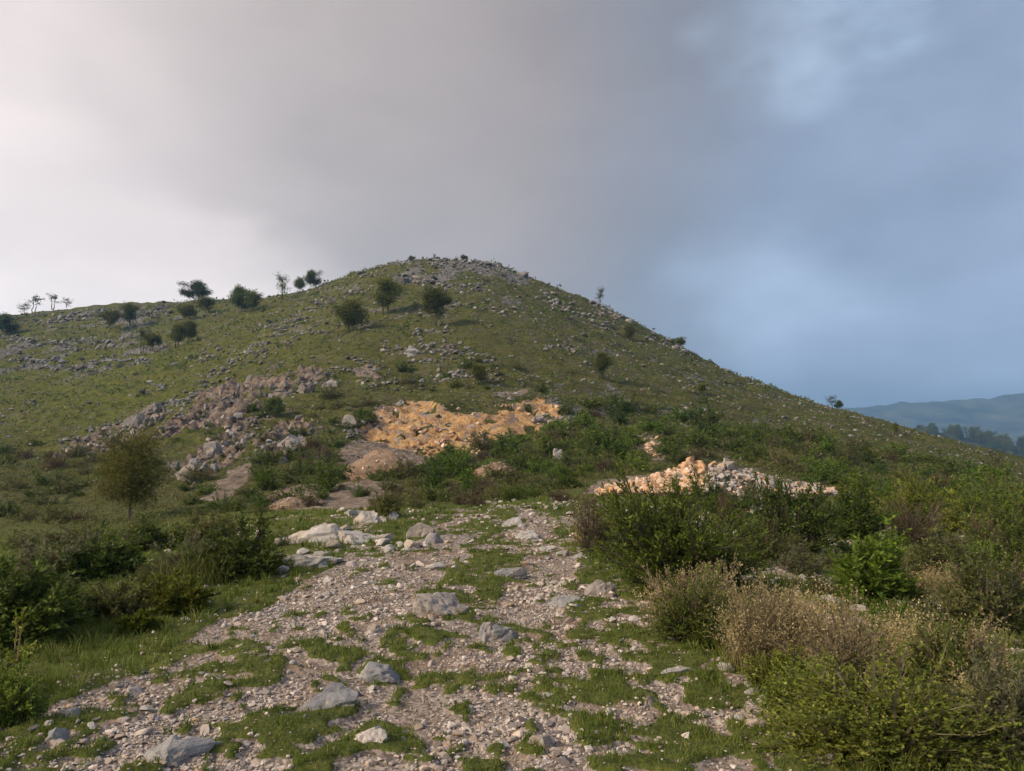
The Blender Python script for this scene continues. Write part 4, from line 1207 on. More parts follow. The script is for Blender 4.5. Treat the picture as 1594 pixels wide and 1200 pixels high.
HERO = [
 # right side
 (1058, 932, 228, 170, 'leafy', 'large dense leafy green shrub on the right verge of the track', 2.7, .78),
 (928, 862, 76, 100, 'brown', 'brown twiggy bush against the left side of the large leafy shrub', 1.2, 1.0),
 (1235, 862, 140, 118, 'dark', 'dark green bush right behind the large leafy shrub', 1.5, 1.15),
 (1330, 842, 100, 96, 'leafy', 'tall dark green bush right of the rubble heap end', 1.0, 1.2),
 (1190, 880, 60, 70, 'olive', 'olive brown bush between two green shrubs', .8, 1.1),
 (1362, 940, 110, 98, 'leafy', 'bright green bush in the stony clearing on the right', 1.2, .9),
 (1425, 850, 96, 70, 'brown', 'reddish brown bush among green scrub on the right', 1.1, 1.2),
 (1460, 900, 110, 80, 'olive', 'olive bush below the reddish brown bush', 1.0, 1.1),
 (1540, 985, 150, 120, 'olive', 'wide olive bush near the right edge', 1.5, 1.0),
 (1450, 990, 60, 60, 'grey', 'small grey green bush left of the wide olive bush', .7, .9),
 (1580, 900, 120, 100, 'dark', 'dark bush at the right edge above the olive bush', 1.0, 1.1),
 (1425, 815, 120, 70, 'yellow', 'yellow green bush on the right slope', 1.2, 1.6),
 (1540, 830, 130, 80, 'leafy', 'broad fresh green bush right of the yellow green bush', 1.2, 1.3),
 (1375, 1195, 300, 140, 'weed', 'big leafy weed thicket with straw tops in the lower right', 2.4, 1.0),
 (1255, 1140, 110, 92, 'weed', 'leafy weed at the left end of the big weed thicket', 1.0, .8),
 (1560, 1190, 180, 150, 'grey', 'grey green weed clump in the lower right corner', 1.6, .8),
 (1500, 1100, 150, 110, 'weed', 'low green weed behind the big weed thicket', 1.2, .8),
 (1075, 1000, 120, 100, 'weed', 'low green weed under the dry straw grass', 1.0, .8),
 (1112, 800, 116, 58, 'dark', 'dark bush on top of the slope in front of the rubble heap', 1.0, 1.3),
 (1172, 798, 90, 52, 'olive', 'olive bush at the middle of the rubble heap', .8, 1.2),
 (1135, 820, 46, 56, 'brown', 'small brown bush beside the lower stone pile', .6, 1.0),
 (1130, 1012, 110, 62, 'weed', 'low yellowish weed at the foot of the straw grass', .8, .8),
 (1215, 1085, 90, 60, 'weed', 'low weed at the foot of the pale grey dry weed', .7, .8),
 (1085, 990, 150, 104, 'drybush', 'branched straw coloured dry bush in front of the large leafy shrub', 1.2, 1.0),
 (1195, 1050, 125, 128, 'drybush', 'pale fine leaved dry bush at the left end of the weed thicket', 1.2, 1.0),
 (1325, 1085, 210, 128, 'drybush', 'wide pale dry bush crowning the weed thicket', 1.3, 1.0),
 (1470, 1090, 190, 118, 'drybush', 'golden dry bush behind the corner weeds', 1.1, 1.0),
 # left side
 (20, 1010, 190, 126, 'dark', 'dark shadowy bush at the left edge', 1.8, 1.0),
 (10, 1130, 90, 92, 'weed', 'leafy weed in the bottom left corner below the dark bush', 1.0, .9),
 (78, 915, 130, 77, 'grey', 'grey olive bush behind the dark left edge bush', 1.3, 1.0),
 (165, 905, 110, 73, 'dark', 'dark green bush left of the grey stone', 1.2, 1.0),
 (185, 965, 110, 52, 'olive', 'low olive bush in front of the dark green bush', 1.0, .9),
 (370, 905, 124, 90, 'dark', 'big dark green bush beside the lowest pale ledge', 1.7, 1.0),
 (248, 860, 90, 52, 'dark', 'dark green bush behind the blue grey stone', .9, 1.1),
 (290, 905, 100, 67, 'grey', 'dry grey brown bush left of the big dark bush', 1.1, 1.0),
 (272, 958, 96, 55, 'yellow', 'rounded bright yellow green bush in the grass left of the track', 1.2, .85),
 (222, 985, 60, 28, 'yellow', 'low yellow green weed at the foot of the rounded bush', .5, .8),
 (110, 975, 90, 46, 'olive', 'small olive bush next to the dark left edge bush', .7, .9),
 (325, 842, 100, 42, 'olive', 'olive bush on the near side of the terrace', .8, 1.1),
 (130, 850, 120, 36, 'olive', 'flat olive bush at the edge of the grassy terrace', .9, 1.1),
 (597, 806, 44, 40, 'olive', 'spiky olive grass bush behind the pale pointed block', .7, 1.0),
]
for (px, py, w, h, st, lab, ns, ls) in HERO:
    shrub(px, py, w, h, st, lab, n_scale=ns, leaf_scale=ls)

# pale leafy sprig by the dark bush
shrub(20, 1090, 56, 130, 'weed', 'pale green leafy sprig in front of the dark left edge bush', 'leafy_sprig', 'sprig', n_scale=.12, leaf_scale=1.0, mat='yellow', up=1.2, fill=.7)

# tall dry grass
def blades(P, height, width, lean, rng, ld=None):
    n = len(P)
    az = rng.uniform(0, 2 * np.pi, n)
    side = np.stack([np.cos(az), np.sin(az), np.zeros(n)], 1)
    ld = rng.uniform(0, 2 * np.pi, n) if ld is None else ld
    lv = np.stack([np.cos(ld), np.sin(ld), np.zeros(n)], 1) * (lean * rng.uniform(.2, 1, n) * height)[:, None]
    H_ = height[:, None] * np.array([[0, 0, 1.]])
    W_ = width[:, None] * .5
    m = P + H_ * .55 + lv * .3
    Vv = np.stack([P - side * W_, P + side * W_, m + side * W_ * .75, m - side * W_ * .75, P + H_ * .97 + lv], 1).reshape(-1, 3)
    b = np.arange(n)[:, None] * 5
    return Vv, b + np.array([[0, 1, 2, 3]]), b + np.array([[3, 2, 4]])
def dry_grass(px, py, w, h, label, n, mat='straw', seeds=True, dscale=.7):
    X, Y, Z = hit(px, py)
    k = Y / F
    r_ = np.random.default_rng(int(px + py))
    u = r_.uniform(0, 1, n) ** .6
    a = r_.uniform(0, 6.28, n)
    P = np.stack([np.cos(a) * u * w * k / 2, np.sin(a) * u * w * k / 2 * dscale, np.zeros(n)], 1)
    P[:, 2] = land_z(P[:, 0] + X, P[:, 1] + Y + w * k * .25) - Z - .02
    H_ = h * k * r_.uniform(.3, 1.05, n) * (1 - .35 * u ** 2) * (.55 + .9 * fbm(P[:, 0] / (w * k) * 5 + px, P[:, 1] / (w * k) * 5, 2, 3))
    Vv, q, t = blades(P, H_, np.full(n, max(.0025, 1.0 * k)), .7, r_)
    root = link('dry_grass', None, None, (X, Y + w * k * .25, Z))
    link('stalks', mesh_np('stalks', Vv, [q, t], [M[mat]], None, {'tint': np.repeat(np.clip(r_.normal(.45, .22, n), 0, 1), 5)}), root)
    if seeds:
        tips = Vv.reshape(-1, 5, 3)[:, 4]
        mids = Vv.reshape(-1, 5, 3)[:, 2]
        m = 9
        idx = np.repeat(np.arange(n), m)
        tpar = r_.uniform(.25, 1.05, n * m)[:, None]
        pos = mids[idx] * (1 - tpar) + tips[idx] * tpar + r_.normal(0, .012, (n * m, 3))
        d = unit(r_.normal(0, .6, (n * m, 3)) + np.array([0, 0, .5]))
        v2, f2 = leaves(pos, d, np.full(n * m, .022) * r_.uniform(.6, 1.4, n * m), np.full(n * m, .009), r_)
        link('seed_heads', mesh_np('seed_heads', v2, [f2], [M[mat]], None, {'tint': np.repeat(np.clip(r_.normal(.6, .25, n * m), 0, 1), 4)}), root)
    tag(root, label, 'dry grass')
dry_grass(1110, 985, 200, 108, 'tall straw coloured grass in front of the large leafy shrub', 420)
dry_grass(1200, 1050, 130, 130, 'pale grey dry weed left of the big weed thicket', 350)
dry_grass(1340, 1060, 230, 110, 'straw tops standing in the big weed thicket', 650)
dry_grass(1480, 1075, 200, 110, 'golden dry grass right of the big weed thicket', 600)
dry_grass(1240, 985, 80, 70, 'short dry grass below the lichen spotted slab', 500)
dry_grass(290, 915, 110, 70, 'tall green grass standing among the dark left bushes', 500, 'hillgrass', False)
dry_grass(595, 806, 50, 44, 'green and straw grass tuft behind the pale pointed block', 300, 'hillgrass', False)
dry_grass(930, 850, 70, 70, 'brown dry stalks in front of the brown twiggy bush', 400)
dry_grass(1500, 940, 140, 60, 'dry grass between the right edge bushes', 600)
dry_grass(1560, 1150, 150, 90, 'dry stalks in the lower right corner', 600)

# shrubs of the middle distance: copies of a few plants
PROTO = {}
for k, (st, sd_, n_s, l_s) in enumerate([('dark', 1, .75, 2.2), ('dark', 2, .75, 2.2), ('leafy', 3, .6, 1.9), ('leafy', 4, .6, 1.9), ('olive', 5, .7, 2.2), ('brown', 6, .7, 2.4), ('yellow', 7, .6, 2.0), ('grey', 8, .7, 2.4)]):
    PROTO[k] = plant('shrub', 500 + sd_, 2.0, 1.25, 1.8, st, n_s, l_s, True, lv=8, twigs=8)
LOOK = {0: 'dark green', 1: 'dense dark', 2: 'fresh green', 3: 'bright leafy', 4: 'olive', 5: 'brownish', 6: 'yellow green', 7: 'grey green'}
BANDS = [
 ([(1190, 880), (1330, 850), (1594, 830), (1640, 1180), (1450, 1010), (1340, 960), (1240, 905)], 30, (44, 96), [2, 4, 7, 5, 3, 4], .62, [(1330, 'in the stony clearing'), (1420, 'beside the bright green bush'), (1510, 'below the reddish brown bush'), (1700, 'at the right edge')], 'weeds and bushes of the right verge'),
 ([(0, 830), (180, 815), (410, 800), (430, 870), (330, 930), (100, 950), (0, 990)], 14, (36, 62), [4, 4, 7, 2, 4], .55, [(110, 'at the left edge behind the grass'), (230, 'beside the blue grey stone'), (330, 'behind the yellow green bush'), (500, 'next to the big dark bush')], 'bushes of the left verge'),
 ([(860, 640), (930, 622), (1000, 640), (1100, 660), (1250, 690), (1400, 712), (1594, 745), (1594, 790), (1300, 765), (1150, 712), (1000, 735), (900, 760), (800, 770), (800, 700)], 98, (28, 58), [0, 1, 2, 3, 4, 0, 2, 5], .62,
  [(900, 'next to the orange cut'), (1010, 'between the orange cut and the chute of stones'), (1130, 'above the rubble heap peak'), (1260, 'above the right half of the rubble heap'), (1420, 'on the slope under the low right ridge'), (1700, 'near the right end of the hill')], 'shrubs of the right thicket'),
 ([(1290, 760), (1594, 770), (1640, 850), (1500, 840), (1330, 790)], 20, (50, 90), [2, 3, 0, 6, 2], .7, [(1400, 'just right of the rubble heap end'), (1500, 'on the near right slope'), (1700, 'on the near slope at the right edge')], 'shrubs right of the rubble heap'),
 ([(380, 725), (520, 690), (540, 740), (640, 745), (740, 700), (880, 720), (890, 775), (780, 782), (620, 785), (420, 790)], 56, (28, 58), [0, 1, 2, 4, 0, 5], .6, [(520, 'left of the sandy mound'), (650, 'in front of the sandy mound'), (760, 'below the middle of the orange cut'), (900, 'below the white blocks')], 'shrubs below the orange cut'),
 ([(0, 700), (110, 690), (300, 735), (420, 745), (430, 800), (300, 815), (150, 820), (0, 815)], 44, (24, 50), [0, 1, 4, 0, 4, 5], .5, [(150, 'in the hollow left of the young pine'), (260, 'around the young pine'), (500, 'between the young pine and the bare bank')], 'shrubs of the left hollow'),
 ([(380, 640), (560, 610), (600, 640), (560, 690), (420, 720), (330, 700)], 20, (16, 34), [0, 1, 4], .6, [(460, 'among the brown cliff outcrops'), (700, 'just left of the orange cut')], 'shrubs among the outcrops'),
 ([(600, 560), (800, 560), (860, 620), (640, 615)], 16, (12, 26), [0, 1, 4], .6, [(720, 'over the left half of the orange cut'), (900, 'over the right half of the orange cut')], 'shrubs above the orange cut'),
 ([(560, 795), (700, 785), (900, 775), (880, 785), (560, 800)], 8, (26, 44), [4, 5, 5], .6, [(1000, 'behind the crest of the track')], 'shrubs behind the crest'),
]
rng = np.random.default_rng(77)
NEARSPOTS = []
for poly, n, (lo, hi), kinds, tall_, zones, grp in BANDS:
    xs, ys = zip(*poly)
    c, tries = 0, 0
    while c < n and tries < n * 60:
        tries += 1
        px, py = rng.uniform(min(xs), max(xs)), rng.uniform(min(ys), max(ys))
        if not inside(np.array([px]), np.array([py]), poly)[0]:
            continue
        wpx = rng.uniform(lo, hi)
        if any(abs(px - a) < .27 * (wpx + ww) and abs(py - b) < .13 * (wpx + ww) for a, b, ww in NEARSPOTS):
            continue
        if 120 < px < 290 and 745 < py < 830 and not (190 < px < 210 and py < 770):
            continue
        X, Y, Z = hit(px, py)
        if (Y < 21 and 'verge' not in grp) or (880 < px < 1310 and 705 < py < 775 and Y < 32):
            continue
        Rp = regions(np.array([X]), np.array([Y]))
        if (Rp['quarry'][0] or Rp['soil'][0] or Rp['scar'][0]) and rng.uniform() < .85:
            continue
        NEARSPOTS.append((px, py, wpx))
        s = wpx * Y / F / 2.0 * 1.12
        kd = kinds[int(rng.integers(0, len(kinds)))]
        fx = rng.uniform(.85, 1.25)
        o = link('shrub', PROTO[kd], None, (X, Y + s * .6, Z - .05), (0, 0, rng.uniform(0, 6.28)), (s * fx, s / fx, s * tall_ / .625 * rng.uniform(.7, 1.25)))
        frac = (wpx - lo) / (hi - lo)
        zone = next(t for m_, t in zones if px < m_)
        tag(o, f"{'small' if frac < .33 else 'large' if frac > .66 else 'middling'} {LOOK[kd]} shrub {zone}", 'shrub', grp)
        c += 1
# unbroken low scrub between them
sx_, sy_ = scatter(26000, 26, 120, -100, 1700)
Rs = regions(sx_, sy_)
w_ = np.zeros(len(sx_))
for poly, n, (lo, hi), kinds, tall_, zones, grp in BANDS[2:6]:
    w_ = np.maximum(w_, inside(Rs['px'], Rs['py'], poly) * (1.0 if 'right' in grp else .45))
w_ *= sstep(fbm(sx_ * .35, sy_ * .35, 3, 95), .36, .52) * ~(Rs['quarry'] | Rs['soil'] | Rs['scar'])
kp = rng.uniform(0, 1, len(sx_)) < w_
sx_, sy_ = sx_[kp], sy_[kp]
n = len(sx_)
m = 14
sc = np.repeat(sy_, m) / F
br = np.repeat(rng.uniform(.6, 1.5, n), m)
off = unit(rng.normal(size=(n * m, 3)) + np.array([0, 0, .3])) * np.array([1, 1, .8])
P = np.stack([np.repeat(sx_, m), np.repeat(sy_, m), np.repeat(land_z(sx_, sy_), m) + 1.5 * sc * br], 1) + off * (6.5 * sc * br * rng.uniform(.25, 1, n * m))[:, None]
Vv, q = leaves(P, unit(off + rng.normal(0, .5, (n * m, 3)) + np.array([0, 0, .4])), 4.2 * sc * rng.uniform(.7, 1.3, n * m), 1.7 * sc, rng)
tint = np.clip(np.repeat(rng.normal(.42, .15, n), m) + rng.normal(0, .16, n * m), 0, 1)
so = link('scrub', mesh_np('scrub', Vv, [q], [M['olive']], None, {'tint': np.repeat(tint, 4)}))
tag(so, 'unbroken low scrub between the shrubs at the foot of the hill', 'scrub', kind='stuff')

# ------------------------------------------------------------------ trees
def tree_parts(seed, H_, Wd, trunk_h, kind='round', n=1500, ll=.3, lw=.1, mat='pinedark', trunks=1, lean=.08, limbs=14):
    r_ = np.random.default_rng(seed)
    p0, p1, r0, r1 = [], [], [], []
    tops = []
    for q in range(trunks):
        b = np.array([(q - (trunks - 1) / 2) * .12 * Wd, 0, -.1])
        t = np.array([r_.normal(0, lean) * H_ + (q - (trunks - 1) / 2) * .3 * Wd, r_.normal(0, lean) * H_, H_ * .86])
        prev, pr = b, H_ * .022
        for s_ in np.linspace(.2, 1, 5):
            nx = b + (t - b) * s_ + r_.normal(0, .012 * H_, 3)
            rr = H_ * .022 * (1 - .85 * s_)
            p0.append(prev); p1.append(nx); r0.append(pr); r1.append(rr)
            prev, pr = nx, rr
        tops.append((b, t))
    cz = trunk_h + (H_ - trunk_h) * .5
    ends = []
    for k in range(limbs):
        b, t = tops[k % trunks]
        s_ = r_.uniform(max(.3, trunk_h / H_ * .85), .95)
        o = b + (t - b) * s_
        az = r_.uniform(0, 6.28)
        if kind == 'brush':
            s_ = r_.uniform(.16, .8)
            o = b + (t - b) * s_
            e = o + np.array([math.cos(az) * Wd * .42, math.sin(az) * Wd * .42, H_ * r_.uniform(.22, .5)]) * r_.uniform(.5, 1.05)
        else:
            e = o + np.array([math.cos(az) * Wd * .42, math.sin(az) * Wd * .42, (H_ - trunk_h) * r_.uniform(.0, .35)]) * r_.uniform(.55, 1.0)
        e[2] = min(e[2], H_ * .98)
        mid = (o + e) / 2 + np.array([0, 0, -.03 * H_])
        for a_, b_, ra, rb in ((o, mid, .009, .006), (mid, e, .006, .002)):
            p0.append(a_); p1.append(b_); r0.append(H_ * ra); r1.append(H_ * rb)
        ends.append((o, mid, e))
    tv, tf = tubes(np.array(p0), np.array(p1), np.array(r0), np.array(r1))
    # foliage in clumps along the limbs and in the crown volume
    cl = []
    for (o, mid, e) in ends:
        for s_ in np.linspace(.35, 1.05, 5):
            cl.append(mid + (e - mid) * (s_ * 2 - 1) if s_ > .5 else o + (mid - o) * s_ * 2)
    for b, t in tops:
        for s_ in np.linspace(trunk_h / H_ + .1, 1.05, 6):
            cl.append(b + (t - b) * s_)
    if kind == 'round':
        m = 70
        lobe = unit(r_.normal(size=(10, 3)) + np.array([0, 0, .25])) * r_.uniform(.35, .85, (10, 1))
        dv = lobe[r_.integers(0, 10, m)] + unit(r_.normal(size=(m, 3))) * r_.uniform(.05, .5, (m, 1))
        rad = 1.0
        cc = dv * rad * np.array([Wd * .42, Wd * .42, (H_ - trunk_h) * .47]) * (1 + r_.normal(0, .08, (m, 1)))
        cl += list(cc + np.array([0, 0, cz]))
    cl = np.array(cl)
    ci = r_.integers(0, len(cl), n)
    cr_ = Wd * (.085 if kind == 'brush' else .135 if kind == 'round' else .10)
    off = unit(r_.normal(size=(n, 3))) * (cr_ * r_.uniform(.2, 1.15, n))[:, None]
    pos = cl[ci] + off
    if kind == 'brush':
        d = unit(off * .6 + np.array([0, 0, cr_ * 1.2]) + r_.normal(0, cr_ * .35, (n, 3)))
    else:
        d = unit(off + r_.normal(0, cr_ * .5, (n, 3)))
    lv_, lf = leaves(pos, d, ll * r_.uniform(.6, 1.3, n), lw * r_.uniform(.7, 1.3, n), r_)
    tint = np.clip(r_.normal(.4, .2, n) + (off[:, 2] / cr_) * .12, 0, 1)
    tm = mesh_np('trunk', tv, [tf], [M['bark']])
    cm = mesh_np('crown', lv_, [lf], [M[mat]], None, {'tint': np.repeat(tint, 4)})
    return tm, cm
def put_tree(px, py, w, h, parts, dims, label, name='tree', cat='tree', group=None, yaw=0.):
    X, Y, Z = hit(px, py)
    k = Y / F
    H0, W0 = dims
    root = link(name, None, None, (X, Y, Z - .1), (0, 0, yaw), (w * k / W0 * 1.12, w * k / W0 * 1.12, h * k / H0 * 1.08))
    link('trunk', parts[0], root)
    link('crown', parts[1], root)
    tag(root, label, cat, group)
    return root
TR = {
 'pine_a': (tree_parts(1, 6, 5.2, 2.0, 'round', 6500, .34, .12, 'pine', 2), (6, 5.2)),
 'pine_b': (tree_parts(2, 6, 4.6, 2.0, 'round', 6500, .34, .12, 'pine', 1), (6, 4.6)),
 'bushy': (tree_parts(3, 5, 5.5, .5, 'round', 6500, .36, .12, 'pine', 2), (5, 5.5)),
 'round': (tree_parts(4, 5, 5.5, 1.0, 'round', 7500, .32, .15, 'pinedark', 2), (5, 5.5)),
 'sparse': (tree_parts(5, 6, 4.2, 1.2, 'open', 900, .34, .12, 'pinedark', 1, .05, 18), (6, 4.2)),
 'thin': (tree_parts(6, 6, 3.0, 3.0, 'open', 420, .34, .14, 'pinedark', 2, .04, 10), (6, 3.0)),
}
TREES = [
 (600, 490, 52, 54, 'pine_a', 'round headed pine with two trunks high on the hillside'), (677, 506, 44, 56, 'pine_b', 'round pine just right of the two trunked pine'),
 (546, 518, 54, 46, 'bushy', 'broad low pine left of the two trunked pine'),
 (8, 522, 30, 30, 'round', 'small dark tree at the left edge of the hillside'), (38, 490, 20, 18, 'sparse', 'first little hazy tree on the far left skyline'), (52, 487, 20, 28, 'thin', 'bare looking thin tree on the far left skyline'),
 (82, 481, 18, 26, 'thin', 'tall thin hazy tree right of the far left pair'), (103, 477, 16, 14, 'sparse', 'low hazy bush tree on the left skyline'),
 (171, 513, 30, 30, 'pine_b', 'round tree left of a pair in the upper left meadow'), (202, 507, 28, 33, 'pine_a', 'round tree right of a pair in the upper left meadow'),
 (305, 470, 38, 28, 'round', 'rounded dark tree on the skyline of the left ridge'), (319, 489, 26, 26, 'pine_b', 'olive tree just below the skyline dark tree'),
 (291, 497, 32, 22, 'bushy', 'wide low tree below the left ridge'), (374, 487, 36, 36, 'round', 'taller dark tree at the saddle of the ridge'), (394, 486, 28, 30, 'pine_a', 'smaller tree touching the tall saddle tree'),
 (440, 466, 28, 38, 'sparse', 'open feathery tree on the skyline left of the summit'), (467, 450, 20, 18, 'round', 'lower of two dark skyline trees near the summit slope'), (486, 444, 22, 26, 'round', 'upper of two dark skyline trees near the summit slope'),
 (221, 552, 16, 44, 'thin', 'slender tree with tall bare trunk in the left meadow'), (238, 549, 26, 28, 'pine_b', 'small round tree beside the slender meadow tree'), (275, 541, 28, 36, 'pine_a', 'left tree of the middle meadow pair'), (293, 533, 28, 34, 'pine_a', 'right tree of the middle meadow pair'),
 (934, 473, 18, 26, 'sparse', 'lone wind bent tree on the right skyline'), (938, 590, 30, 38, 'bushy', 'upright bush tree on the open right hillside'), (980, 529, 16, 22, 'bushy', 'small bush tree near the right skyline'),
 (744, 600, 26, 30, 'bushy', 'dark bush tree above the orange cut'), (428, 650, 34, 28, 'round', 'dark round bush tree beside the white topped outcrop'), (1094, 614, 14, 16, 'bushy', 'little bush tree on the lower right hillside'),
 (1296, 630, 18, 18, 'sparse', 'small tree on the low right skyline'), (1306, 634, 12, 12, 'round', 'bush beside the small low skyline tree'), (1394, 676, 10, 16, 'bushy', 'tiny bush tree where the skyline drops to the valley'), (1058, 540, 20, 14, 'bushy', 'skyline bush halfway down the right ridge'),
 (365, 604, 6, 22, 'thin', 'thin sapling above the brown cliff'), (640, 408, 10, 9, 'bushy', 'left tiny bush on the summit'), (677, 404, 7, 9, 'sparse', 'middle tiny bush on the summit'), (722, 405, 14, 7, 'bushy', 'right tiny bush on the summit'),
]
for i, (px, py, w, h, k, lab) in enumerate(TREES):
    pr, dm = TR[k]
    put_tree(px, py, w, h, pr, dm, lab, 'pine_tree' if k.startswith('pine') else 'tree', 'tree', 'trees on the hill', i * 1.3)
# young pine in the hollow
yp = tree_parts(21, 3.6, 3.0, .75, 'round', 15000, .16, .028, 'pineyoung', 1, .02, 40)
put_tree(203, 808, 100, 134, yp, (3.6, 3.0), 'young olive brown pine standing in the hollow on the left', 'pine_tree')
# wood on the far spur
rt = np.random.default_rng(5)
for i in range(96):
    px = rt.uniform(1425, 1660)
    D = rt.uniform(840, 930)
    x_ = (px - CX) / F * D
    z_ = float(spur_z(np.array([x_]), np.array([D]))[0])
    sc = rt.uniform(.5, 1.25) * (.55 + .45 * min(1, (px - 1425) / 60))
    pr, dm = TR[['round', 'pine_a', 'pine_b', 'sparse'][i % 4]]
    root = link('tree', None, None, (x_, D, z_ - .3), (0, 0, rt.uniform(0, 6)), (sc * 2.2, sc * 2.2, sc * 2.5))
    link('trunk', pr[0], root)
    link('crown', pr[1], root)
    tag(root, 'small hazy tree on the wooded spur beyond the right end of the hill', 'tree', 'trees of the far spur')

# ------------------------------------------------------------------ grass
rng = np.random.default_rng(99)
x, y = scatter(255000, 3.1, 27)
Rg = regions(x, y)
dens = np.where(Rg['track'], Rg['grass'], Rg['grass'] * .62)
dens = np.where(dens < .10, .05 * fbm(x * 2, y * 2, 2, 68), dens) * (.35 + .9 * sstep(fbm(x * 7, y * 7, 2, 67), .38, .6))
keep = (rng.uniform(0, 1, len(x)) < dens * .62) & (Rg['py'] < 1340)
x, y = x[keep], y[keep]
trk = Rg['track'][keep]
n = len(x)
print('grass blades', n)
P = np.stack([x, y, land_z(x, y) - .005], 1)
tall = fbm(x * 1.3, y * 1.3, 2, 61)
hgt = np.where(trk, .018 + .036 * tall, .030 + .085 * tall ** 1.6) * rng.uniform(.6, 1.35, n) * np.interp(y, [3, 10, 25], [1, 1.25, 1.7])
wid = np.maximum(.004, 1.5 * y / F) * rng.uniform(.7, 1.3, n)
Vv, q, t = blades(P, hgt, wid, .9, rng)
tint = np.clip(rng.normal(.40, .17, n) + (fbm(x * .9, y * .9, 3, 62) - .5) * .9, 0, 1)
# tufts standing above the mats
nt0 = np.where(rng.uniform(0, 1, n) < np.where(trk, .022, .05))[0]
mt_ = 13
ci = np.repeat(nt0, mt_)
ang = rng.uniform(0, 2 * np.pi, len(ci))
rad_ = rng.uniform(0, .035, len(ci)) * np.maximum(1, y[ci] / 10)
Pt = np.stack([x[ci] + np.cos(ang) * rad_, y[ci] + np.sin(ang) * rad_, P[ci, 2]], 1)
th = np.repeat(rng.uniform(.6, 1.5, len(nt0)), mt_) * np.where(trk[ci], .055, .13) * rng.uniform(.5, 1.1, len(ci))
V2, q2, t2 = blades(Pt, th, np.maximum(.004, 1.4 * y[ci] / F) * rng.uniform(.7, 1.2, len(ci)), .8, rng, ang)
tint2 = np.clip(np.repeat(rng.normal(.5, .25, len(nt0)), mt_) + rng.normal(0, .1, len(ci)), 0, 1)
q, t = np.concatenate([q, q2 + len(Vv)]), np.concatenate([t, t2 + len(Vv)])
Vv = np.concatenate([Vv, V2])
tint = np.concatenate([tint, tint2])
go = link('grass', mesh_np('grass', Vv, [q, t], [M['grass']], None, {'tint': np.repeat(tint, 5)}))
tag(go, 'short green grass growing in mats over the track and verges', 'grass', kind='stuff')

# grass tussocks and heath on the hill
x, y = scatter(24000, 26, 235, -120, 1720)
Rg = regions(x, y)
keep = ~(Rg['quarry'] | Rg['soil'] | Rg['scar'])
x, y = x[keep], y[keep]
n = len(x)
m = 2
X_ = np.repeat(x, m) + rng.normal(0, 1, n * m) * np.repeat(y, m) * .0012
Y_ = np.repeat(y, m) + rng.normal(0, 1, n * m) * np.repeat(y, m) * .0012
P = np.stack([X_, Y_, np.repeat(land_z(x, y), m) - .02], 1)
sc = np.repeat(y, m) / F
tall = np.repeat(rng.uniform(.5, 1.6, n), m)
Vv, q, t = blades(P, 3.0 * sc * tall, 1.6 * sc * rng.uniform(.6, 1.2, n * m), .8, rng)
tint = np.clip(np.repeat(rng.normal(.42, .2, n) + (fbm(x * .15, y * .15, 3, 63) - .5) * .8, m) + rng.normal(0, .08, n * m), 0, 1)
ho = link('grass', mesh_np('grass', Vv, [q, t], [M['hillgrass']], None, {'tint': np.repeat(tint, 5)}))
tag(ho, 'rough grass tussocks covering the hillside', 'grass', kind='stuff')
x, y = scatter(16000, 50, 230, -120, 1720)
Rg = regions(x, y)
wd = sstep(fbm(x * .12, y * .12, 3, 64), .45, .62) * .6 + .24 + .3 * Rg['rocky']
keep = (rng.uniform(0, 1, len(x)) < wd) & ~(Rg['quarry'] | Rg['soil'] | Rg['scar'])
x, y = x[keep], y[keep]
n = len(x)
m = 10
sc = np.repeat(y, m) / F
br = np.repeat(np.minimum(rng.uniform(.4, 1, n) * (1 - rng.uniform(0, .97, n)) ** (-.33), 2.6), m)
off = unit(rng.normal(size=(n * m, 3))) * np.array([1, 1, .6])
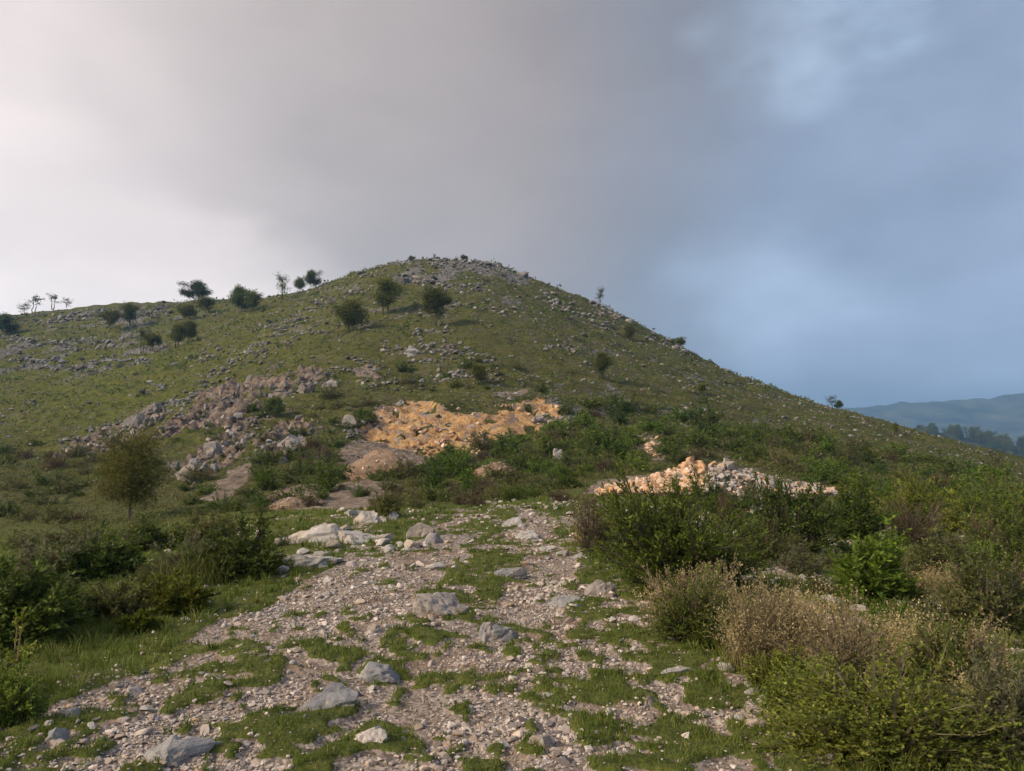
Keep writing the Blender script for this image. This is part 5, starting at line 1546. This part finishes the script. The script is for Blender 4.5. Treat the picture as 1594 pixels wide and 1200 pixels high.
P = np.stack([np.repeat(x, m), np.repeat(y, m), np.repeat(land_z(x, y), m) + .6 * 2.0 * sc * br], 1) + off * (2.2 * sc * br * rng.uniform(.3, 1, n * m))[:, None]
Vv, q = leaves(P, unit(off + rng.normal(0, .4, (n * m, 3))), 2.4 * sc * br, 1.3 * sc * br, rng)
tint = np.clip(np.repeat(rng.normal(.4, .2, n), m) + rng.normal(0, .15, n * m), 0, 1)
uo = link('undergrowth', mesh_np('undergrowth', Vv, [q], [M['dark']], None, {'tint': np.repeat(tint, 4)}))
tag(uo, 'low dark heath bushes dotted over the hillside', 'undergrowth', kind='stuff')

# ------------------------------------------------------------------ air
hm, ht = new_mat('haze')
g = NT(ht)
pv = g.n('ShaderNodeVolumePrincipled')
pv.inputs['Color'].default_value = (.30, .60, 1.0, 1)
pv.inputs['Density'].default_value = .00033
pv.inputs['Anisotropy'].default_value = .2
oo = g.n('ShaderNodeOutputMaterial')
ht.links.new(pv.outputs[0], oo.inputs['Volume'])
bx = [(sx_, sy_, sz_) for sx_ in (-6500, 6500) for sy_ in (-950, 5700) for sz_ in (-130, 460)]
hb = mesh_np('haze', bx, [np.array([[0, 1, 3, 2], [4, 6, 7, 5], [0, 4, 5, 1], [2, 3, 7, 6], [0, 2, 6, 4], [1, 5, 7, 3]])], [hm])
hz_o = link('haze', hb)
tag(hz_o, 'thin blue haze over the hills and valley', 'haze', kind='stuff')
# look-alikes of one place are told apart by their order from left to right
same = {}
for o in SC.objects:
    if o.parent is None and 'label' in o and 'group' in o and o['group'] != 'trees of the far spur':
        same.setdefault(o['label'], []).append(o)
ORD = ['', 'second', 'third', 'fourth', 'fifth', 'sixth', 'seventh', 'eighth', 'ninth', 'tenth', 'eleventh', 'twelfth', 'thirteenth', 'fourteenth']
for lab, obs in same.items():
    if len(obs) < 2 or len(obs) > 14:
        continue
    obs.sort(key=lambda q: q.location.x / q.location.y)
    for i, q in enumerate(obs):
        word = 'leftmost of them' if i == 0 else 'rightmost of them' if i == len(obs) - 1 else ORD[i] + ' from left'
        if len((lab + ' ' + word).split()) <= 16:
            q['label'] = lab + ', ' + word
